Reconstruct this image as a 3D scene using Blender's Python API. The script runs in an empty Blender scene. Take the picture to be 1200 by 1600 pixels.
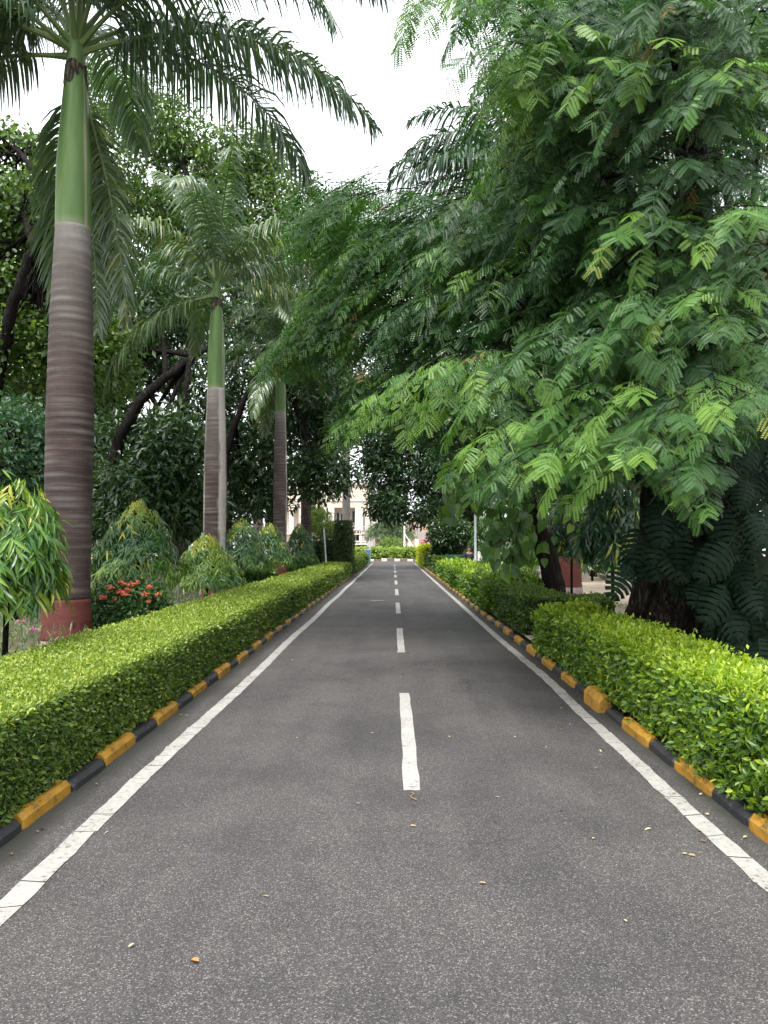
import bpy, math, random
import numpy as np
from mathutils import Vector, Matrix, Euler

# ------------------------------------------------------------------ camera, sky, sun, exposure
SC = bpy.context.scene
COL = SC.collection
rng = np.random.default_rng(11)
random.seed(5)

cam_d = bpy.data.cameras.new('camera')
cam = bpy.data.objects.new('camera', cam_d)
COL.objects.link(cam)
cam.location = (0, 0, 1.5)
cam.rotation_euler = (math.radians(90 + 2.39), 0, math.radians(0.67))
cam_d.sensor_fit = 'VERTICAL'
cam_d.sensor_height = 36
cam_d.lens = 27
cam_d.clip_end = 2000
SC.camera = cam

SUN_EL, SUN_AZ = math.radians(62), math.radians(200)      # azimuth measured clockwise from +Y
world = bpy.data.worlds.new('World')
SC.world = world
world.use_nodes = True
nt = world.node_tree
nt.nodes.clear()
sky = nt.nodes.new('ShaderNodeTexSky')
sky.sky_type = 'NISHITA'
sky.sun_disc = False
sky.sun_elevation = SUN_EL
sky.sun_rotation = SUN_AZ
sky.dust_density = 4.0
sky.air_density = 1.0
hs = nt.nodes.new('ShaderNodeHueSaturation')
hs.inputs['Saturation'].default_value = 0.12
mx = nt.nodes.new('ShaderNodeMix')
mx.data_type = 'RGBA'
mx.inputs['Factor'].default_value = 0.6
mx.inputs['B'].default_value = (7.6, 7.9, 8.2, 1)         # even overcast cloud layer
bg = nt.nodes.new('ShaderNodeBackground')
bg.inputs['Strength'].default_value = 0.095
wo = nt.nodes.new('ShaderNodeOutputWorld')
nt.links.new(sky.outputs['Color'], hs.inputs['Color'])
nt.links.new(hs.outputs['Color'], mx.inputs['A'])
nt.links.new(mx.outputs['Result'], bg.inputs['Color'])
nt.links.new(bg.outputs['Background'], wo.inputs['Surface'])

sun_d = bpy.data.lights.new('sun', 'SUN')
sun = bpy.data.objects.new('sun', sun_d)
COL.objects.link(sun)
sun_d.energy = 1.5
sun_d.angle = math.radians(25)
sun_d.color = (1.0, 0.97, 0.92)
_d = Vector((math.sin(SUN_AZ) * math.cos(SUN_EL), math.cos(SUN_AZ) * math.cos(SUN_EL), math.sin(SUN_EL)))
sun.rotation_euler = _d.to_track_quat('Z', 'Y').to_euler()

SC.view_settings.view_transform = 'Standard'
SC.view_settings.look = 'None'
SC.view_settings.gamma = 1
SC.view_settings.use_curve_mapping = False
SC.view_settings.exposure = 1.95
SC.render.engine = 'CYCLES'
SC.cycles.max_bounces = 8
SC.cycles.diffuse_bounces = 4
SC.cycles.glossy_bounces = 2
SC.cycles.transmission_bounces = 4
SC.cycles.use_denoising = True
SC.cycles.denoising_prefilter = 'ACCURATE'
SC.cycles.caustics_reflective = False
SC.cycles.caustics_refractive = False

# ------------------------------------------------------------------ helpers
CAMR = np.array(cam.rotation_euler.to_matrix())
CAMP = np.array(cam.location)


def at(u, v, y):
    """point seen at photo pixel (u, v) lying y metres down the road"""
    d = CAMR @ np.array([(u - 600) / 1200, (800 - v) / 1200, -1.0])
    return CAMP + d * (y / d[1])


def on_ground(u, v, z=0.0):
    d = CAMR @ np.array([(u - 600) / 1200, (800 - v) / 1200, -1.0])
    return CAMP + d * ((z - CAMP[2]) / d[2])


def project(P):
    q = (np.asarray(P) - CAMP) @ CAMR
    return np.stack([600 + 1200 * q[:, 0] / -q[:, 2], 800 - 1200 * q[:, 1] / -q[:, 2], -q[:, 2]], 1)


def nrm(a):
    a = np.asarray(a, float)
    return a / np.maximum(np.linalg.norm(a, axis=-1, keepdims=True), 1e-9)


def tag(o, label=None, cat=None, group=None, kind=None):
    if label: o['label'] = label
    if cat: o['category'] = cat
    if group: o['group'] = group
    if kind: o['kind'] = kind
    return o


def thing(name, label, cat, loc=(0, 0, 0), group=None, kind=None):
    o = bpy.data.objects.new(name, None)
    COL.objects.link(o)
    o.location = [float(c) for c in loc]
    o.empty_display_size = 0.1
    return tag(o, label, cat, group, kind)


def world_loc(o):
    p = np.zeros(3)
    while o:
        p = p + np.array(o.location)
        o = o.parent
    return p


class Geo:
    """collects vertices, faces (arrays of any width), a tint and a material slot"""
    def __init__(self):
        self.V, self.F, self.T, self.n = [], [], [], 0

    def add(self, V, Fs, tint=0.5, mat=0):
        V = np.asarray(V, float).reshape(-1, 3)
        t = np.broadcast_to(np.asarray(tint, float), (len(V),)) if np.ndim(tint) <= 1 else tint
        for F in (Fs if isinstance(Fs, list) else [Fs]):
            F = np.asarray(F, int)
            self.F.append((F + self.n, mat))
        self.V.append(V); self.T.append(np.array(t)); self.n += len(V)
        return self

    def box(self, x0, x1, y0, y1, z0, z1, tint=0.5, mat=0):
        V = [(x, y, z) for z in (z0, z1) for y in (y0, y1) for x in (x0, x1)]
        F = [(0, 2, 3, 1), (4, 5, 7, 6), (0, 1, 5, 4), (2, 6, 7, 3), (0, 4, 6, 2), (1, 3, 7, 5)]
        return self.add(V, np.array(F), tint, mat)

    def mesh(self, name, mats, smooth=False, off=(0, 0, 0)):
        V = np.concatenate(self.V) - np.asarray(off)
        T = np.concatenate(self.T)
        loops, starts, totals, mi, c = [], [], [], [], 0
        for F, m in self.F:
            k = F.shape[1]
            loops.append(F.ravel())
            starts.append(c + np.arange(len(F)) * k)
            totals.append(np.full(len(F), k)); mi.append(np.full(len(F), m)); c += F.size
        loops, starts, totals, mi = map(np.concatenate, (loops, starts, totals, mi))
        me = bpy.data.meshes.new(name)
        me.vertices.add(len(V)); me.vertices.foreach_set('co', V.astype(np.float32).ravel())
        me.loops.add(len(loops)); me.loops.foreach_set('vertex_index', loops.astype(np.int32))
        me.polygons.add(len(starts))
        me.polygons.foreach_set('loop_start', starts.astype(np.int32))
        me.polygons.foreach_set('loop_total', totals.astype(np.int32))
        me.polygons.foreach_set('material_index', mi.astype(np.int32))
        me.polygons.foreach_set('use_smooth', np.full(len(starts), bool(smooth)))
        a = me.attributes.new('tint', 'FLOAT', 'POINT')
        a.data.foreach_set('value', T.astype(np.float32))
        for m in (mats if isinstance(mats, (list, tuple)) else [mats]): me.materials.append(m)
        me.update(calc_edges=True)
        return me

    def obj(self, name, mats, parent=None, smooth=False, local=False):
        off = (0, 0, 0) if (parent is None or local) else world_loc(parent)
        o = bpy.data.objects.new(name, self.mesh(name, mats, smooth, off))
        COL.objects.link(o)
        if parent: o.parent = parent
        return o


def mesh_obj(name, me, parent=None, loc=(0, 0, 0)):
    o = bpy.data.objects.new(name, me)
    COL.objects.link(o)
    o.location = [float(c) for c in loc]
    if parent: o.parent = parent
    return o


def frames(d, n):
    """rotation matrices whose Y axis is d and whose Z axis is near n"""
    y = nrm(d)
    x = nrm(np.cross(y, n))
    z = np.cross(x, y)
    return np.stack([x, y, z], -1)


def scatter(geo, tpl, pos, R, scale, tint, mat=0):
    TV, TFs = tpl
    n, k = len(pos), len(TV)
    if n == 0: return
    s = np.asarray(scale, float)
    s = np.broadcast_to(s.reshape(n, 1, -1) if s.ndim else s, (n, 1, 3) if s.ndim == 2 else (n, 1, 1))
    V = np.einsum('nij,nkj->nki', R, TV[None] * s) + pos[:, None, :]
    offs = (np.arange(n) * k)[:, None, None]
    Fs = [(F[None] + offs).reshape(-1, F.shape[1]) for F in TFs]
    geo.add(V.reshape(-1, 3), Fs, np.repeat(np.asarray(tint, float), k), mat)


def unit(n):
    return nrm(rng.normal(size=(n, 3)))


def wob(p, f=1.0, seed=0):
    """cheap smooth 3-D noise in -1..1"""
    p = np.asarray(p) * f
    r = np.random.default_rng(seed)
    out = 0
    for k in range(5):
        w = r.normal(size=3) * (0.7 + 0.5 * k); ph = r.uniform(0, 6.28)
        out = out + np.sin(p @ w + ph) / (1 + 0.5 * k)
    return out / 2.6


def smooth_path(P, n):
    P = np.asarray(P, float)
    Q = np.vstack([2 * P[0] - P[1], P, 2 * P[-1] - P[-2]])
    t = np.linspace(0, len(P) - 1 - 1e-6, n)
    i = t.astype(int); f = (t - i)[:, None]
    a, b, c, d = Q[i], Q[i + 1], Q[i + 2], Q[i + 3]
    return 0.5 * ((2 * b) + (c - a) * f + (2 * a - 5 * b + 4 * c - d) * f * f + (3 * b - a - 3 * c + d) * f ** 3)


def tube(geo, P, r, k=8, tint=0.5, mat=0, lump=0.0, cap=True):
    P = np.asarray(P, float); n = len(P)
    r = np.broadcast_to(np.asarray(r, float), (n,))
    t = nrm(np.gradient(P, axis=0))
    ref = np.array([0.0, 0.0, 1.0]) if abs(t[:, 2]).mean() < 0.8 else np.array([1.0, 0.0, 0.0])
    a = nrm(np.cross(t, ref)); b = np.cross(t, a)
    th = np.linspace(0, 2 * np.pi, k, endpoint=False)
    rr = r[:, None] * np.ones(k)
    ring = a[:, None] * np.cos(th)[None, :, None] + b[:, None] * np.sin(th)[None, :, None]
    if lump:
        rr = rr * (1 + lump * wob(P[:, None] * 1.0 + ring * 0.7, 2.0, 3))
    V = P[:, None] + ring * rr[..., None]
    i, j = np.meshgrid(np.arange(n - 1), np.arange(k), indexing='ij')
    F = np.stack([i * k + j, i * k + (j + 1) % k, (i + 1) * k + (j + 1) % k, (i + 1) * k + j], -1).reshape(-1, 4)
    Fs = [F]
    if cap:
        Fs += [np.arange(k)[::-1][None], (np.arange(k) + (n - 1) * k)[None]]
    geo.add(V.reshape(-1, 3), Fs, tint if np.ndim(tint) == 0 else np.repeat(tint, k), mat)


# ------------------------------------------------------------------ leaf templates (Y = midrib, Z = upper side)
A = np.array
DIAM2 = (A([(0, 0, 0), (-.2, .45, .06), (0, 1, -.03), (.2, .45, .06)], float), [A([(0, 2, 1), (0, 3, 2)])])
DIAMOND = (A([(0, 0, 0), (-.27, .5, .07), (0, 1, 0), (.27, .5, .07)], float), [A([(0, 2, 1), (0, 3, 2)])])
LEAF6 = (A([(0, 0, 0), (-.2, .28, .05), (-.19, .66, .05), (0, 1, -.06), (.19, .66, .05), (.2, .28, .05)], float),
         [A([(0, 3, 2, 1), (0, 5, 4, 3)])])
ROUND6 = (A([(0, 0, 0), (-.33, .3, .06), (-.28, .72, .06), (0, 1, -.03), (.28, .72, .06), (.33, .3, .06)], float),
          [A([(0, 3, 2, 1), (0, 5, 4, 3)])])
LONG = (A([(0, 0, 0), (-.07, .3, .035), (.07, .3, .035), (-.06, .68, .02), (.06, .68, .02), (0, 1, -.07)], float),
        [A([(0, 2, 1), (3, 4, 5)]), A([(1, 2, 4, 3)])])
LONGV = (A([(0, 0, 0), (-.075, .3, .05), (.075, .3, .05), (-.065, .66, .03), (.065, .66, .03), (0, 1, -.08), (0, .3, .015), (0, .66, -.008)], float),
         [A([(0, 6, 1), (0, 2, 6), (3, 7, 5), (7, 4, 5)]), A([(1, 6, 7, 3), (6, 2, 4, 7)])])

# ------------------------------------------------------------------ materials


def nodes(name):
    m = bpy.data.materials.new(name)
    m.use_nodes = True
    n = m.node_tree.nodes
    return m, n, m.node_tree.links, n['Principled BSDF']


def ramp(n, stops):
    r = n.new('ShaderNodeValToRGB')
    e = r.color_ramp.elements
    while len(e) < len(stops): e.new(0.5)
    for el, (p, c) in zip(e, stops):
        el.position = p; el.color = tuple(c) + (1,)
    return r


def leaf_mat(name, stops, rough=0.45, spec=0.4, trans=0.3, tcol=(1.5, 1.7, 0.55), jitter=0.12):
    m, n, l, p = nodes(name)
    at_ = n.new('ShaderNodeAttribute'); at_.attribute_name = 'tint'
    oi = n.new('ShaderNodeObjectInfo')
    ma = n.new('ShaderNodeMath'); ma.operation = 'MULTIPLY_ADD'
    ma.inputs[1].default_value = jitter; l.new(oi.outputs['Random'], ma.inputs[0])
    sb = n.new('ShaderNodeMath'); sb.operation = 'ADD'; sb.inputs[1].default_value = -jitter / 2
    l.new(at_.outputs['Fac'], sb.inputs[0]); l.new(sb.outputs[0], ma.inputs[2])
    r = ramp(n, stops); l.new(ma.outputs[0], r.inputs['Fac'])
    l.new(r.outputs['Color'], p.inputs['Base Color'])
    p.inputs['Roughness'].default_value = rough
    p.inputs['Specular IOR Level'].default_value = spec
    t = n.new('ShaderNodeBsdfTranslucent')
    mu = n.new('ShaderNodeMix'); mu.data_type = 'RGBA'; mu.blend_type = 'MULTIPLY'
    mu.inputs['Factor'].default_value = 1; mu.inputs['B'].default_value = tuple(tcol) + (1,)
    l.new(r.outputs['Color'], mu.inputs['A']); l.new(mu.outputs['Result'], t.inputs['Color'])
    ms = n.new('ShaderNodeMixShader'); ms.inputs['Fac'].default_value = trans
    l.new(p.outputs['BSDF'], ms.inputs[1]); l.new(t.outputs['BSDF'], ms.inputs[2])
    l.new(ms.outputs['Shader'], n['Material Output'].inputs['Surface'])
    return m


def noise(n, l, scale, detail=4, rough=0.6, vec=None, dist=0.0):
    t = n.new('ShaderNodeTexNoise')
    t.inputs['Scale'].default_value = scale; t.inputs['Detail'].default_value = detail
    t.inputs['Roughness'].default_value = rough; t.inputs['Distortion'].default_value = dist
    if vec is not None: l.new(vec, t.inputs['Vector'])
    return t


def coords(n, l, scale=(1, 1, 1)):
    tc = n.new('ShaderNodeTexCoord')
    mp = n.new('ShaderNodeMapping'); mp.inputs['Scale'].default_value = scale
    l.new(tc.outputs['Object'], mp.inputs['Vector'])
    return mp.outputs['Vector']


def mixc(n, l, fac, a, b, mode='MIX'):
    m = n.new('ShaderNodeMix'); m.data_type = 'RGBA'; m.blend_type = mode
    for s, v in (('Factor', fac), ('A', a), ('B', b)):
        if hasattr(v, 'links'): l.new(v, m.inputs[s])
        else: m.inputs[s].default_value = v if s == 'Factor' else tuple(v) + (1,)
    return m.outputs['Result']


def bump(n, l, p, h, strength=0.4, dist=0.01):
    b = n.new('ShaderNodeBump'); b.inputs['Strength'].default_value = strength; b.inputs['Distance'].default_value = dist
    l.new(h, b.inputs['Height']); l.new(b.outputs['Normal'], p.inputs['Normal'])


def stuff_mat(name, c0, c1, scale=6, rough=0.8, bstr=0.3, stretch=(1, 1, 1), spec=0.3, bdist=0.01, detail=6):
    m, n, l, p = nodes(name)
    v = coords(n, l, stretch)
    t = noise(n, l, scale, detail, 0.65, v)
    r = ramp(n, [(0.3, c0), (0.7, c1)]); l.new(t.outputs['Fac'], r.inputs['Fac'])
    l.new(r.outputs['Color'], p.inputs['Base Color'])
    p.inputs['Roughness'].default_value = rough; p.inputs['Specular IOR Level'].default_value = spec
    if bstr: bump(n, l, p, t.outputs['Fac'], bstr, bdist)
    return m


def asphalt_mat(name, base=1.0):
    m, n, l, p = nodes(name)
    v = coords(n, l)
    vo = n.new('ShaderNodeTexVoronoi'); vo.inputs['Scale'].default_value = 205; l.new(v, vo.inputs['Vector'])
    rw = n.new('ShaderNodeSeparateColor'); l.new(vo.outputs['Color'], rw.inputs['Color'])
    r1 = ramp(n, [(0.0, (.030, .0285, .0285)), (0.35, (.050, .047, .047)), (0.75, (.067, .063, .062)), (0.90, (.108, .102, .099)), (1.0, (.22, .21, .20))])
    l.new(rw.outputs['Red'], r1.inputs['Fac'])
    fine = noise(n, l, 300, 3, 0.7, v)
    r2 = ramp(n, [(0.3, (.55, .55, .55)), (0.7, (1.35, 1.35, 1.35))]); l.new(fine.outputs['Fac'], r2.inputs['Fac'])
    c = mixc(n, l, 0.8, r1.outputs['Color'], r2.outputs['Color'], 'MULTIPLY')
    big = noise(n, l, 0.9, 5, 0.6, v, 0.4)
    r3 = ramp(n, [(0.32, (.68, .67, .69)), (0.55, (1.0, .99, .99)), (0.75, (1.2, 1.17, 1.15))]); l.new(big.outputs['Fac'], r3.inputs['Fac'])
    c = mixc(n, l, 1.0, c, r3.outputs['Color'], 'MULTIPLY')
    # oil and tyre streaks stretched along the road
    v2 = coords(n, l, (2.2, 0.12, 1))
    st = noise(n, l, 1.6, 4, 0.55, v2, 0.2)
    r4 = ramp(n, [(0.35, (.84, .83, .84)), (0.6, (1.05, 1.045, 1.04))]); l.new(st.outputs['Fac'], r4.inputs['Fac'])
    c = mixc(n, l, 0.8, c, r4.outputs['Color'], 'MULTIPLY')
    # small dark blotches
    bl = noise(n, l, 4.5, 3, 0.5, v, 1.0)
    r5 = ramp(n, [(0.70, (1, 1, 1)), (0.78, (.55, .55, .56))]); l.new(bl.outputs['Fac'], r5.inputs['Fac'])
    c = mixc(n, l, 0.8, c, r5.outputs['Color'], 'MULTIPLY')
    # hairline cracks in a few patches
    vc = n.new('ShaderNodeTexVoronoi'); vc.feature = 'DISTANCE_TO_EDGE'; vc.inputs['Scale'].default_value = 1.3
    wn = noise(n, l, 3.0, 4, 0.6, v)
    wv = n.new('ShaderNodeVectorMath'); wv.operation = 'MULTIPLY_ADD'; wv.inputs[1].default_value = (.5, .5, .5)
    l.new(wn.outputs['Color'], wv.inputs[0]); l.new(v, wv.inputs[2]); l.new(wv.outputs['Vector'], vc.inputs['Vector'])
    rc = ramp(n, [(0.0, (.45, .45, .45)), (0.012, (1, 1, 1))]); l.new(vc.outputs['Distance'], rc.inputs['Fac'])
    cm = noise(n, l, 0.35, 3, 0.5, v); rm = ramp(n, [(0.54, (0, 0, 0)), (0.62, (.8, .8, .8))]); l.new(cm.outputs['Fac'], rm.inputs['Fac'])
    c = mixc(n, l, rm.outputs['Color'], c, mixc(n, l, 1.0, c, rc.outputs['Color'], 'MULTIPLY'))
    # mossy damp gutters beside both kerbs
    sx = n.new('ShaderNodeSeparateXYZ'); l.new(v, sx.inputs['Vector'])
    ab = n.new('ShaderNodeMath'); ab.operation = 'ABSOLUTE'; l.new(sx.outputs['X'], ab.inputs[0])
    gn = noise(n, l, 2.2, 4, 0.6, v)
    ad = n.new('ShaderNodeMath'); ad.operation = 'MULTIPLY_ADD'; ad.inputs[1].default_value = 0.35
    l.new(gn.outputs['Fac'], ad.inputs[0]); l.new(ab.outputs[0], ad.inputs[2])
    mr = n.new('ShaderNodeMapRange'); mr.inputs['From Min'].default_value = 1.93; mr.inputs['From Max'].default_value = 2.05
    l.new(ad.outputs[0], mr.inputs['Value'])
    c = mixc(n, l, mr.outputs['Result'], c, (.036, .036, .031))
    hsv = n.new('ShaderNodeHueSaturation'); hsv.inputs['Value'].default_value = base; l.new(c, hsv.inputs['Color'])
    l.new(hsv.outputs['Color'], p.inputs['Base Color'])
    p.inputs['Roughness'].default_value = 0.78; p.inputs['Specular IOR Level'].default_value = 0.35
    bump(n, l, p, vo.outputs['Distance'], 0.55, 0.006)
    return m


def paint_mat(name, col, worn=(.07, .066, .064), amount=0.40, scale=30, rough=0.6):
    m, n, l, p = nodes(name)
    v = coords(n, l)
    t = noise(n, l, scale, 6, 0.75, v)
    t2 = noise(n, l, 2.5, 3, 0.6, v)
    sm = n.new('ShaderNodeMath'); sm.operation = 'MULTIPLY_ADD'; sm.inputs[1].default_value = 0.45
    l.new(t2.outputs['Fac'], sm.inputs[0]); l.new(t.outputs['Fac'], sm.inputs[2])
    r = ramp(n, [(amount + 0.10, worn), (amount + 0.17, tuple(0.72 * c for c in col)), (amount + 0.42, col)]); l.new(sm.outputs[0], r.inputs['Fac'])
    l.new(r.outputs['Color'], p.inputs['Base Color']); p.inputs['Roughness'].default_value = rough
    bump(n, l, p, t.outputs['Fac'], 0.3, 0.004)
    return m


def bark_mat(name, c0, c1, scale=8, stretch=(1, 1, .25), strength=0.9, bdist=0.03):
    m, n, l, p = nodes(name)
    v = coords(n, l, stretch)
    t = noise(n, l, scale, 8, 0.7, v, 0.6)
    wv = n.new('ShaderNodeVectorMath'); wv.operation = 'MULTIPLY_ADD'; wv.inputs[1].default_value = (.22, .22, .22)
    l.new(t.outputs['Color'], wv.inputs[0]); l.new(v, wv.inputs[2])
    vc = n.new('ShaderNodeTexVoronoi'); vc.feature = 'DISTANCE_TO_EDGE'; vc.inputs['Scale'].default_value = scale * 1.6
    l.new(wv.outputs['Vector'], vc.inputs['Vector'])
    r = ramp(n, [(0.3, c0), (0.72, c1)]); l.new(t.outputs['Fac'], r.inputs['Fac'])
    rc = ramp(n, [(0.0, (.25, .25, .25)), (0.12, (1, 1, 1))]); l.new(vc.outputs['Distance'], rc.inputs['Fac'])
    c = mixc(n, l, 0.9, r.outputs['Color'], rc.outputs['Color'], 'MULTIPLY')
    fl_ = noise(n, l, 3.2, 5, 0.75, coords(n, l)); rf = ramp(n, [(0.60, (0, 0, 0)), (0.70, (.55, .55, .55))]); l.new(fl_.outputs['Fac'], rf.inputs['Fac'])
    c = mixc(n, l, rf.outputs['Color'], c, tuple(min(.5, 1.9 * q) for q in c1))
    l.new(c, p.inputs['Base Color']); p.inputs['Roughness'].default_value = 0.92; p.inputs['Specular IOR Level'].default_value = 0.15
    mm = n.new('ShaderNodeMath'); mm.operation = 'MULTIPLY_ADD'; mm.inputs[1].default_value = 0.6
    rh = ramp(n, [(0.0, (0, 0, 0)), (0.2, (1, 1, 1))]); l.new(vc.outputs['Distance'], rh.inputs['Fac'])
    l.new(t.outputs['Fac'], mm.inputs[0]); l.new(rh.outputs['Color'], mm.inputs[2])
    bump(n, l, p, mm.outputs[0], strength, bdist)
    return m


def palm_trunk_mat(name):
    m, n, l, p = nodes(name)
    v = coords(n, l, (1.1, 1.1, 6.5))
    t = noise(n, l, 2.2, 6, 0.7, v, 0.5)
    v1 = coords(n, l, (1, 1, 0.6))
    t2 = noise(n, l, 1.1, 4, 0.6, v1)
    at_ = n.new('ShaderNodeAttribute'); at_.attribute_name = 'tint'
    r = ramp(n, [(0.28, (.034, .024, .023)), (0.5, (.052, .038, .036)), (0.70, (.072, .054, .051)), (0.82, (.12, .096, .090))]); l.new(t.outputs['Fac'], r.inputs['Fac'])
    r2 = ramp(n, [(0.3, (.72, .70, .72)), (0.7, (1.2, 1.16, 1.12))]); l.new(t2.outputs['Fac'], r2.inputs['Fac'])
    c = mixc(n, l, 1.0, r.outputs['Color'], r2.outputs['Color'], 'MULTIPLY')
    wa = n.new('ShaderNodeTexWave'); wa.wave_type = 'BANDS'; wa.bands_direction = 'Z'
    wa.inputs['Scale'].default_value = 2.6; wa.inputs['Distortion'].default_value = 3.2; wa.inputs['Detail'].default_value = 3; wa.inputs['Detail Scale'].default_value = 0.7
    l.new(coords(n, l, (.35, .35, 1)), wa.inputs['Vector'])
    rw_ = ramp(n, [(0.0, (.58, .56, .56)), (0.10, (.95, .95, .95)), (0.84, (1, 1, 1)), (0.95, (1.75, 1.7, 1.62))]); l.new(wa.outputs['Fac'], rw_.inputs['Fac'])
    c = mixc(n, l, 0.55, c, rw_.outputs['Color'], 'MULTIPLY')
    c = mixc(n, l, at_.outputs['Fac'], c, (.34, .325, .30))            # pale lichen streak / leaf scars
    fb = noise(n, l, 55, 3, 0.7, coords(n, l, (1, 1, .12)))
    r6 = ramp(n, [(0.3, (.9, .9, .9)), (0.7, (1.08, 1.08, 1.08))]); l.new(fb.outputs['Fac'], r6.inputs['Fac'])
    c = mixc(n, l, 1.0, c, r6.outputs['Color'], 'MULTIPLY')
    l.new(c, p.inputs['Base Color']); p.inputs['Roughness'].default_value = 0.85; p.inputs['Specular IOR Level'].default_value = 0.25
    bump(n, l, p, t.outputs['Fac'], 0.5, 0.02)
    return m


M = {}
M['asphalt'] = asphalt_mat('asphalt')
M['line'] = paint_mat('white_road_paint', (.37, .355, .335), amount=0.47)
M['kerb_yellow'] = paint_mat('yellow_kerb_paint', (.40, .205, .018), (.075, .06, .04), 0.49, 9)
M['kerb_black'] = paint_mat('black_kerb_paint', (.022, .022, .025), (.075, .072, .07), 0.46, 9)
M['kerb_white'] = paint_mat('white_kerb_paint', (.62, .58, .54), (.3, .25, .2), 0.34, 14)
M['kerb_red'] = paint_mat('faded_red_kerb_paint', (.20, .125, .095), (.25, .2, .16), 0.34, 14)
M['soil'] = stuff_mat('garden_soil', (.045, .05, .022), (.12, .10, .065), 2.5, 0.95, 0.5)
M['sand'] = stuff_mat('sandy_path', (.30, .24, .18), (.44, .37, .29), 1.8, 0.95, 0.35)
M['concrete'] = stuff_mat('grey_concrete', (.22, .21, .19), (.34, .33, .30), 5, 0.85, 0.3)
M['bark_dark'] = bark_mat('dark_wet_bark', (.006, .005, .0045), (.024, .019, .017))
M['bark_brown'] = bark_mat('rough_brown_bark', (.011, .008, .007), (.075, .057, .042), 9, (1, 1, .3), 1.0, 0.06)
M['bark_grey'] = bark_mat('grey_bark', (.05, .042, .036), (.14, .12, .10))
M['palm_trunk'] = palm_trunk_mat('ringed_palm_bark')
M['red_paint'] = stuff_mat('oxide_red_trunk_paint', (.072, .018, .0145), (.112, .031, .025), 5, 0.75, 0.35, (1, 1, 5))
M['trunk_foot'] = stuff_mat('pale_trunk_foot', (.17, .12, .11), (.34, .28, .26), 9, 0.9, 0.4)
def crownshaft_mat():
    m, n, l, p = nodes('green_crownshaft')
    t = noise(n, l, 2.0, 5, 0.6, coords(n, l, (5, 5, .3)))
    r = ramp(n, [(0.28, (.060, .115, .032)), (0.5, (.082, .150, .042)), (0.66, (.115, .19, .062)), (0.8, (.16, .17, .09))]); l.new(t.outputs['Fac'], r.inputs['Fac'])
    t2 = noise(n, l, 7.0, 6, 0.75, coords(n, l, (2.2, 2.2, .5)))
    r2 = ramp(n, [(0.62, (0, 0, 0)), (0.74, (.7, .7, .7))]); l.new(t2.outputs['Fac'], r2.inputs['Fac'])
    c = mixc(n, l, r2.outputs['Color'], r.outputs['Color'], (.10, .085, .055))
    at_ = n.new('ShaderNodeAttribute'); at_.attribute_name = 'tint'
    c = mixc(n, l, at_.outputs['Fac'], c, (.30, .27, .20))
    l.new(c, p.inputs['Base Color']); p.inputs['Roughness'].default_value = 0.5; p.inputs['Specular IOR Level'].default_value = 0.35
    bump(n, l, p, t.outputs['Fac'], 0.2, 0.01)
    return m


M['crownshaft'] = crownshaft_mat()
M['frond'] = leaf_mat('palm_leaflets', [(0.0, (.022, .050, .032)), (0.45, (.056, .106, .062)), (0.75, (.118, .175, .070)), (1.0, (.33, .26, .05))], 0.33, 0.6, 0.22, (1.3, 1.5, .6))
M['rachis'] = stuff_mat('palm_rachis', (.09, .15, .05), (.17, .23, .09), 3, 0.5, 0.1)
M['dry'] = stuff_mat('dry_brown_sheath', (.11, .08, .06), (.26, .20, .15), 6, 0.9, 0.4, (2, 2, .2))
M['hedge_l'] = leaf_mat('clipped_hedge_leaves', [(0.0, (.022, .046, .012)), (0.4, (.060, .115, .018)), (0.75, (.175, .245, .030)), (0.95, (.34, .39, .07)), (1.0, (.24, .12, .05))], 0.42, 0.45, 0.3)
M['hedge_r'] = leaf_mat('murraya_hedge_leaves', [(0.0, (.018, .050, .014)), (0.4, (.058, .125, .018)), (0.75, (.17, .27, .020)), (1.0, (.37, .46, .032))], 0.38, 0.5, 0.34)
M['hedge_y'] = leaf_mat('golden_duranta_leaves', [(0.0, (.22, .28, .02)), (1.0, (.55, .56, .03))], 0.45, 0.4, 0.3)
M['core'] = stuff_mat('hedge_inner_twigs', (.012, .016, .008), (.035, .036, .02), 12, 1.0, 0.5)
M['fern'] = leaf_mat('feathery_tree_leaves', [(0.0, (.014, .042, .017)), (0.35, (.028, .078, .024)), (0.65, (.064, .158, .028)), (0.93, (.175, .30, .040)), (1.0, (.30, .19, .07))], 0.45, 0.4, 0.30, (1.4, 1.6, .55))
M['ashoka'] = leaf_mat('weeping_ashoka_leaves', [(0.0, (.018, .058, .026)), (0.4, (.045, .125, .030)), (0.7, (.125, .235, .028)), (1.0, (.33, .33, .04))], 0.30, 0.55, 0.28)
M['rubber'] = leaf_mat('dark_glossy_leaves', [(0.0, (.014, .034, .016)), (0.5, (.032, .072, .028)), (1.0, (.095, .155, .045))], 0.34, 0.5, 0.2)
M['lime_tree'] = leaf_mat('fresh_green_leaves', [(0.0, (.028, .058, .018)), (0.5, (.078, .140, .034)), (1.0, (.22, .30, .065))], 0.4, 0.45, 0.32)
M['blue_bush'] = leaf_mat('bluish_leaves', [(0.0, (.022, .062, .036)), (0.5, (.050, .115, .062)), (1.0, (.12, .20, .09))], 0.4, 0.4, 0.25)
M['ixora'] = leaf_mat('ixora_leaves', [(0.0, (.018, .052, .018)), (0.6, (.05, .125, .026)), (1.0, (.16, .25, .05))], 0.35, 0.5, 0.25)
M['weed'] = leaf_mat('greyish_ground_cover', [(0.0, (.06, .10, .045)), (0.6, (.13, .18, .09)), (1.0, (.24, .28, .14))], 0.6, 0.3, 0.25)
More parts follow.
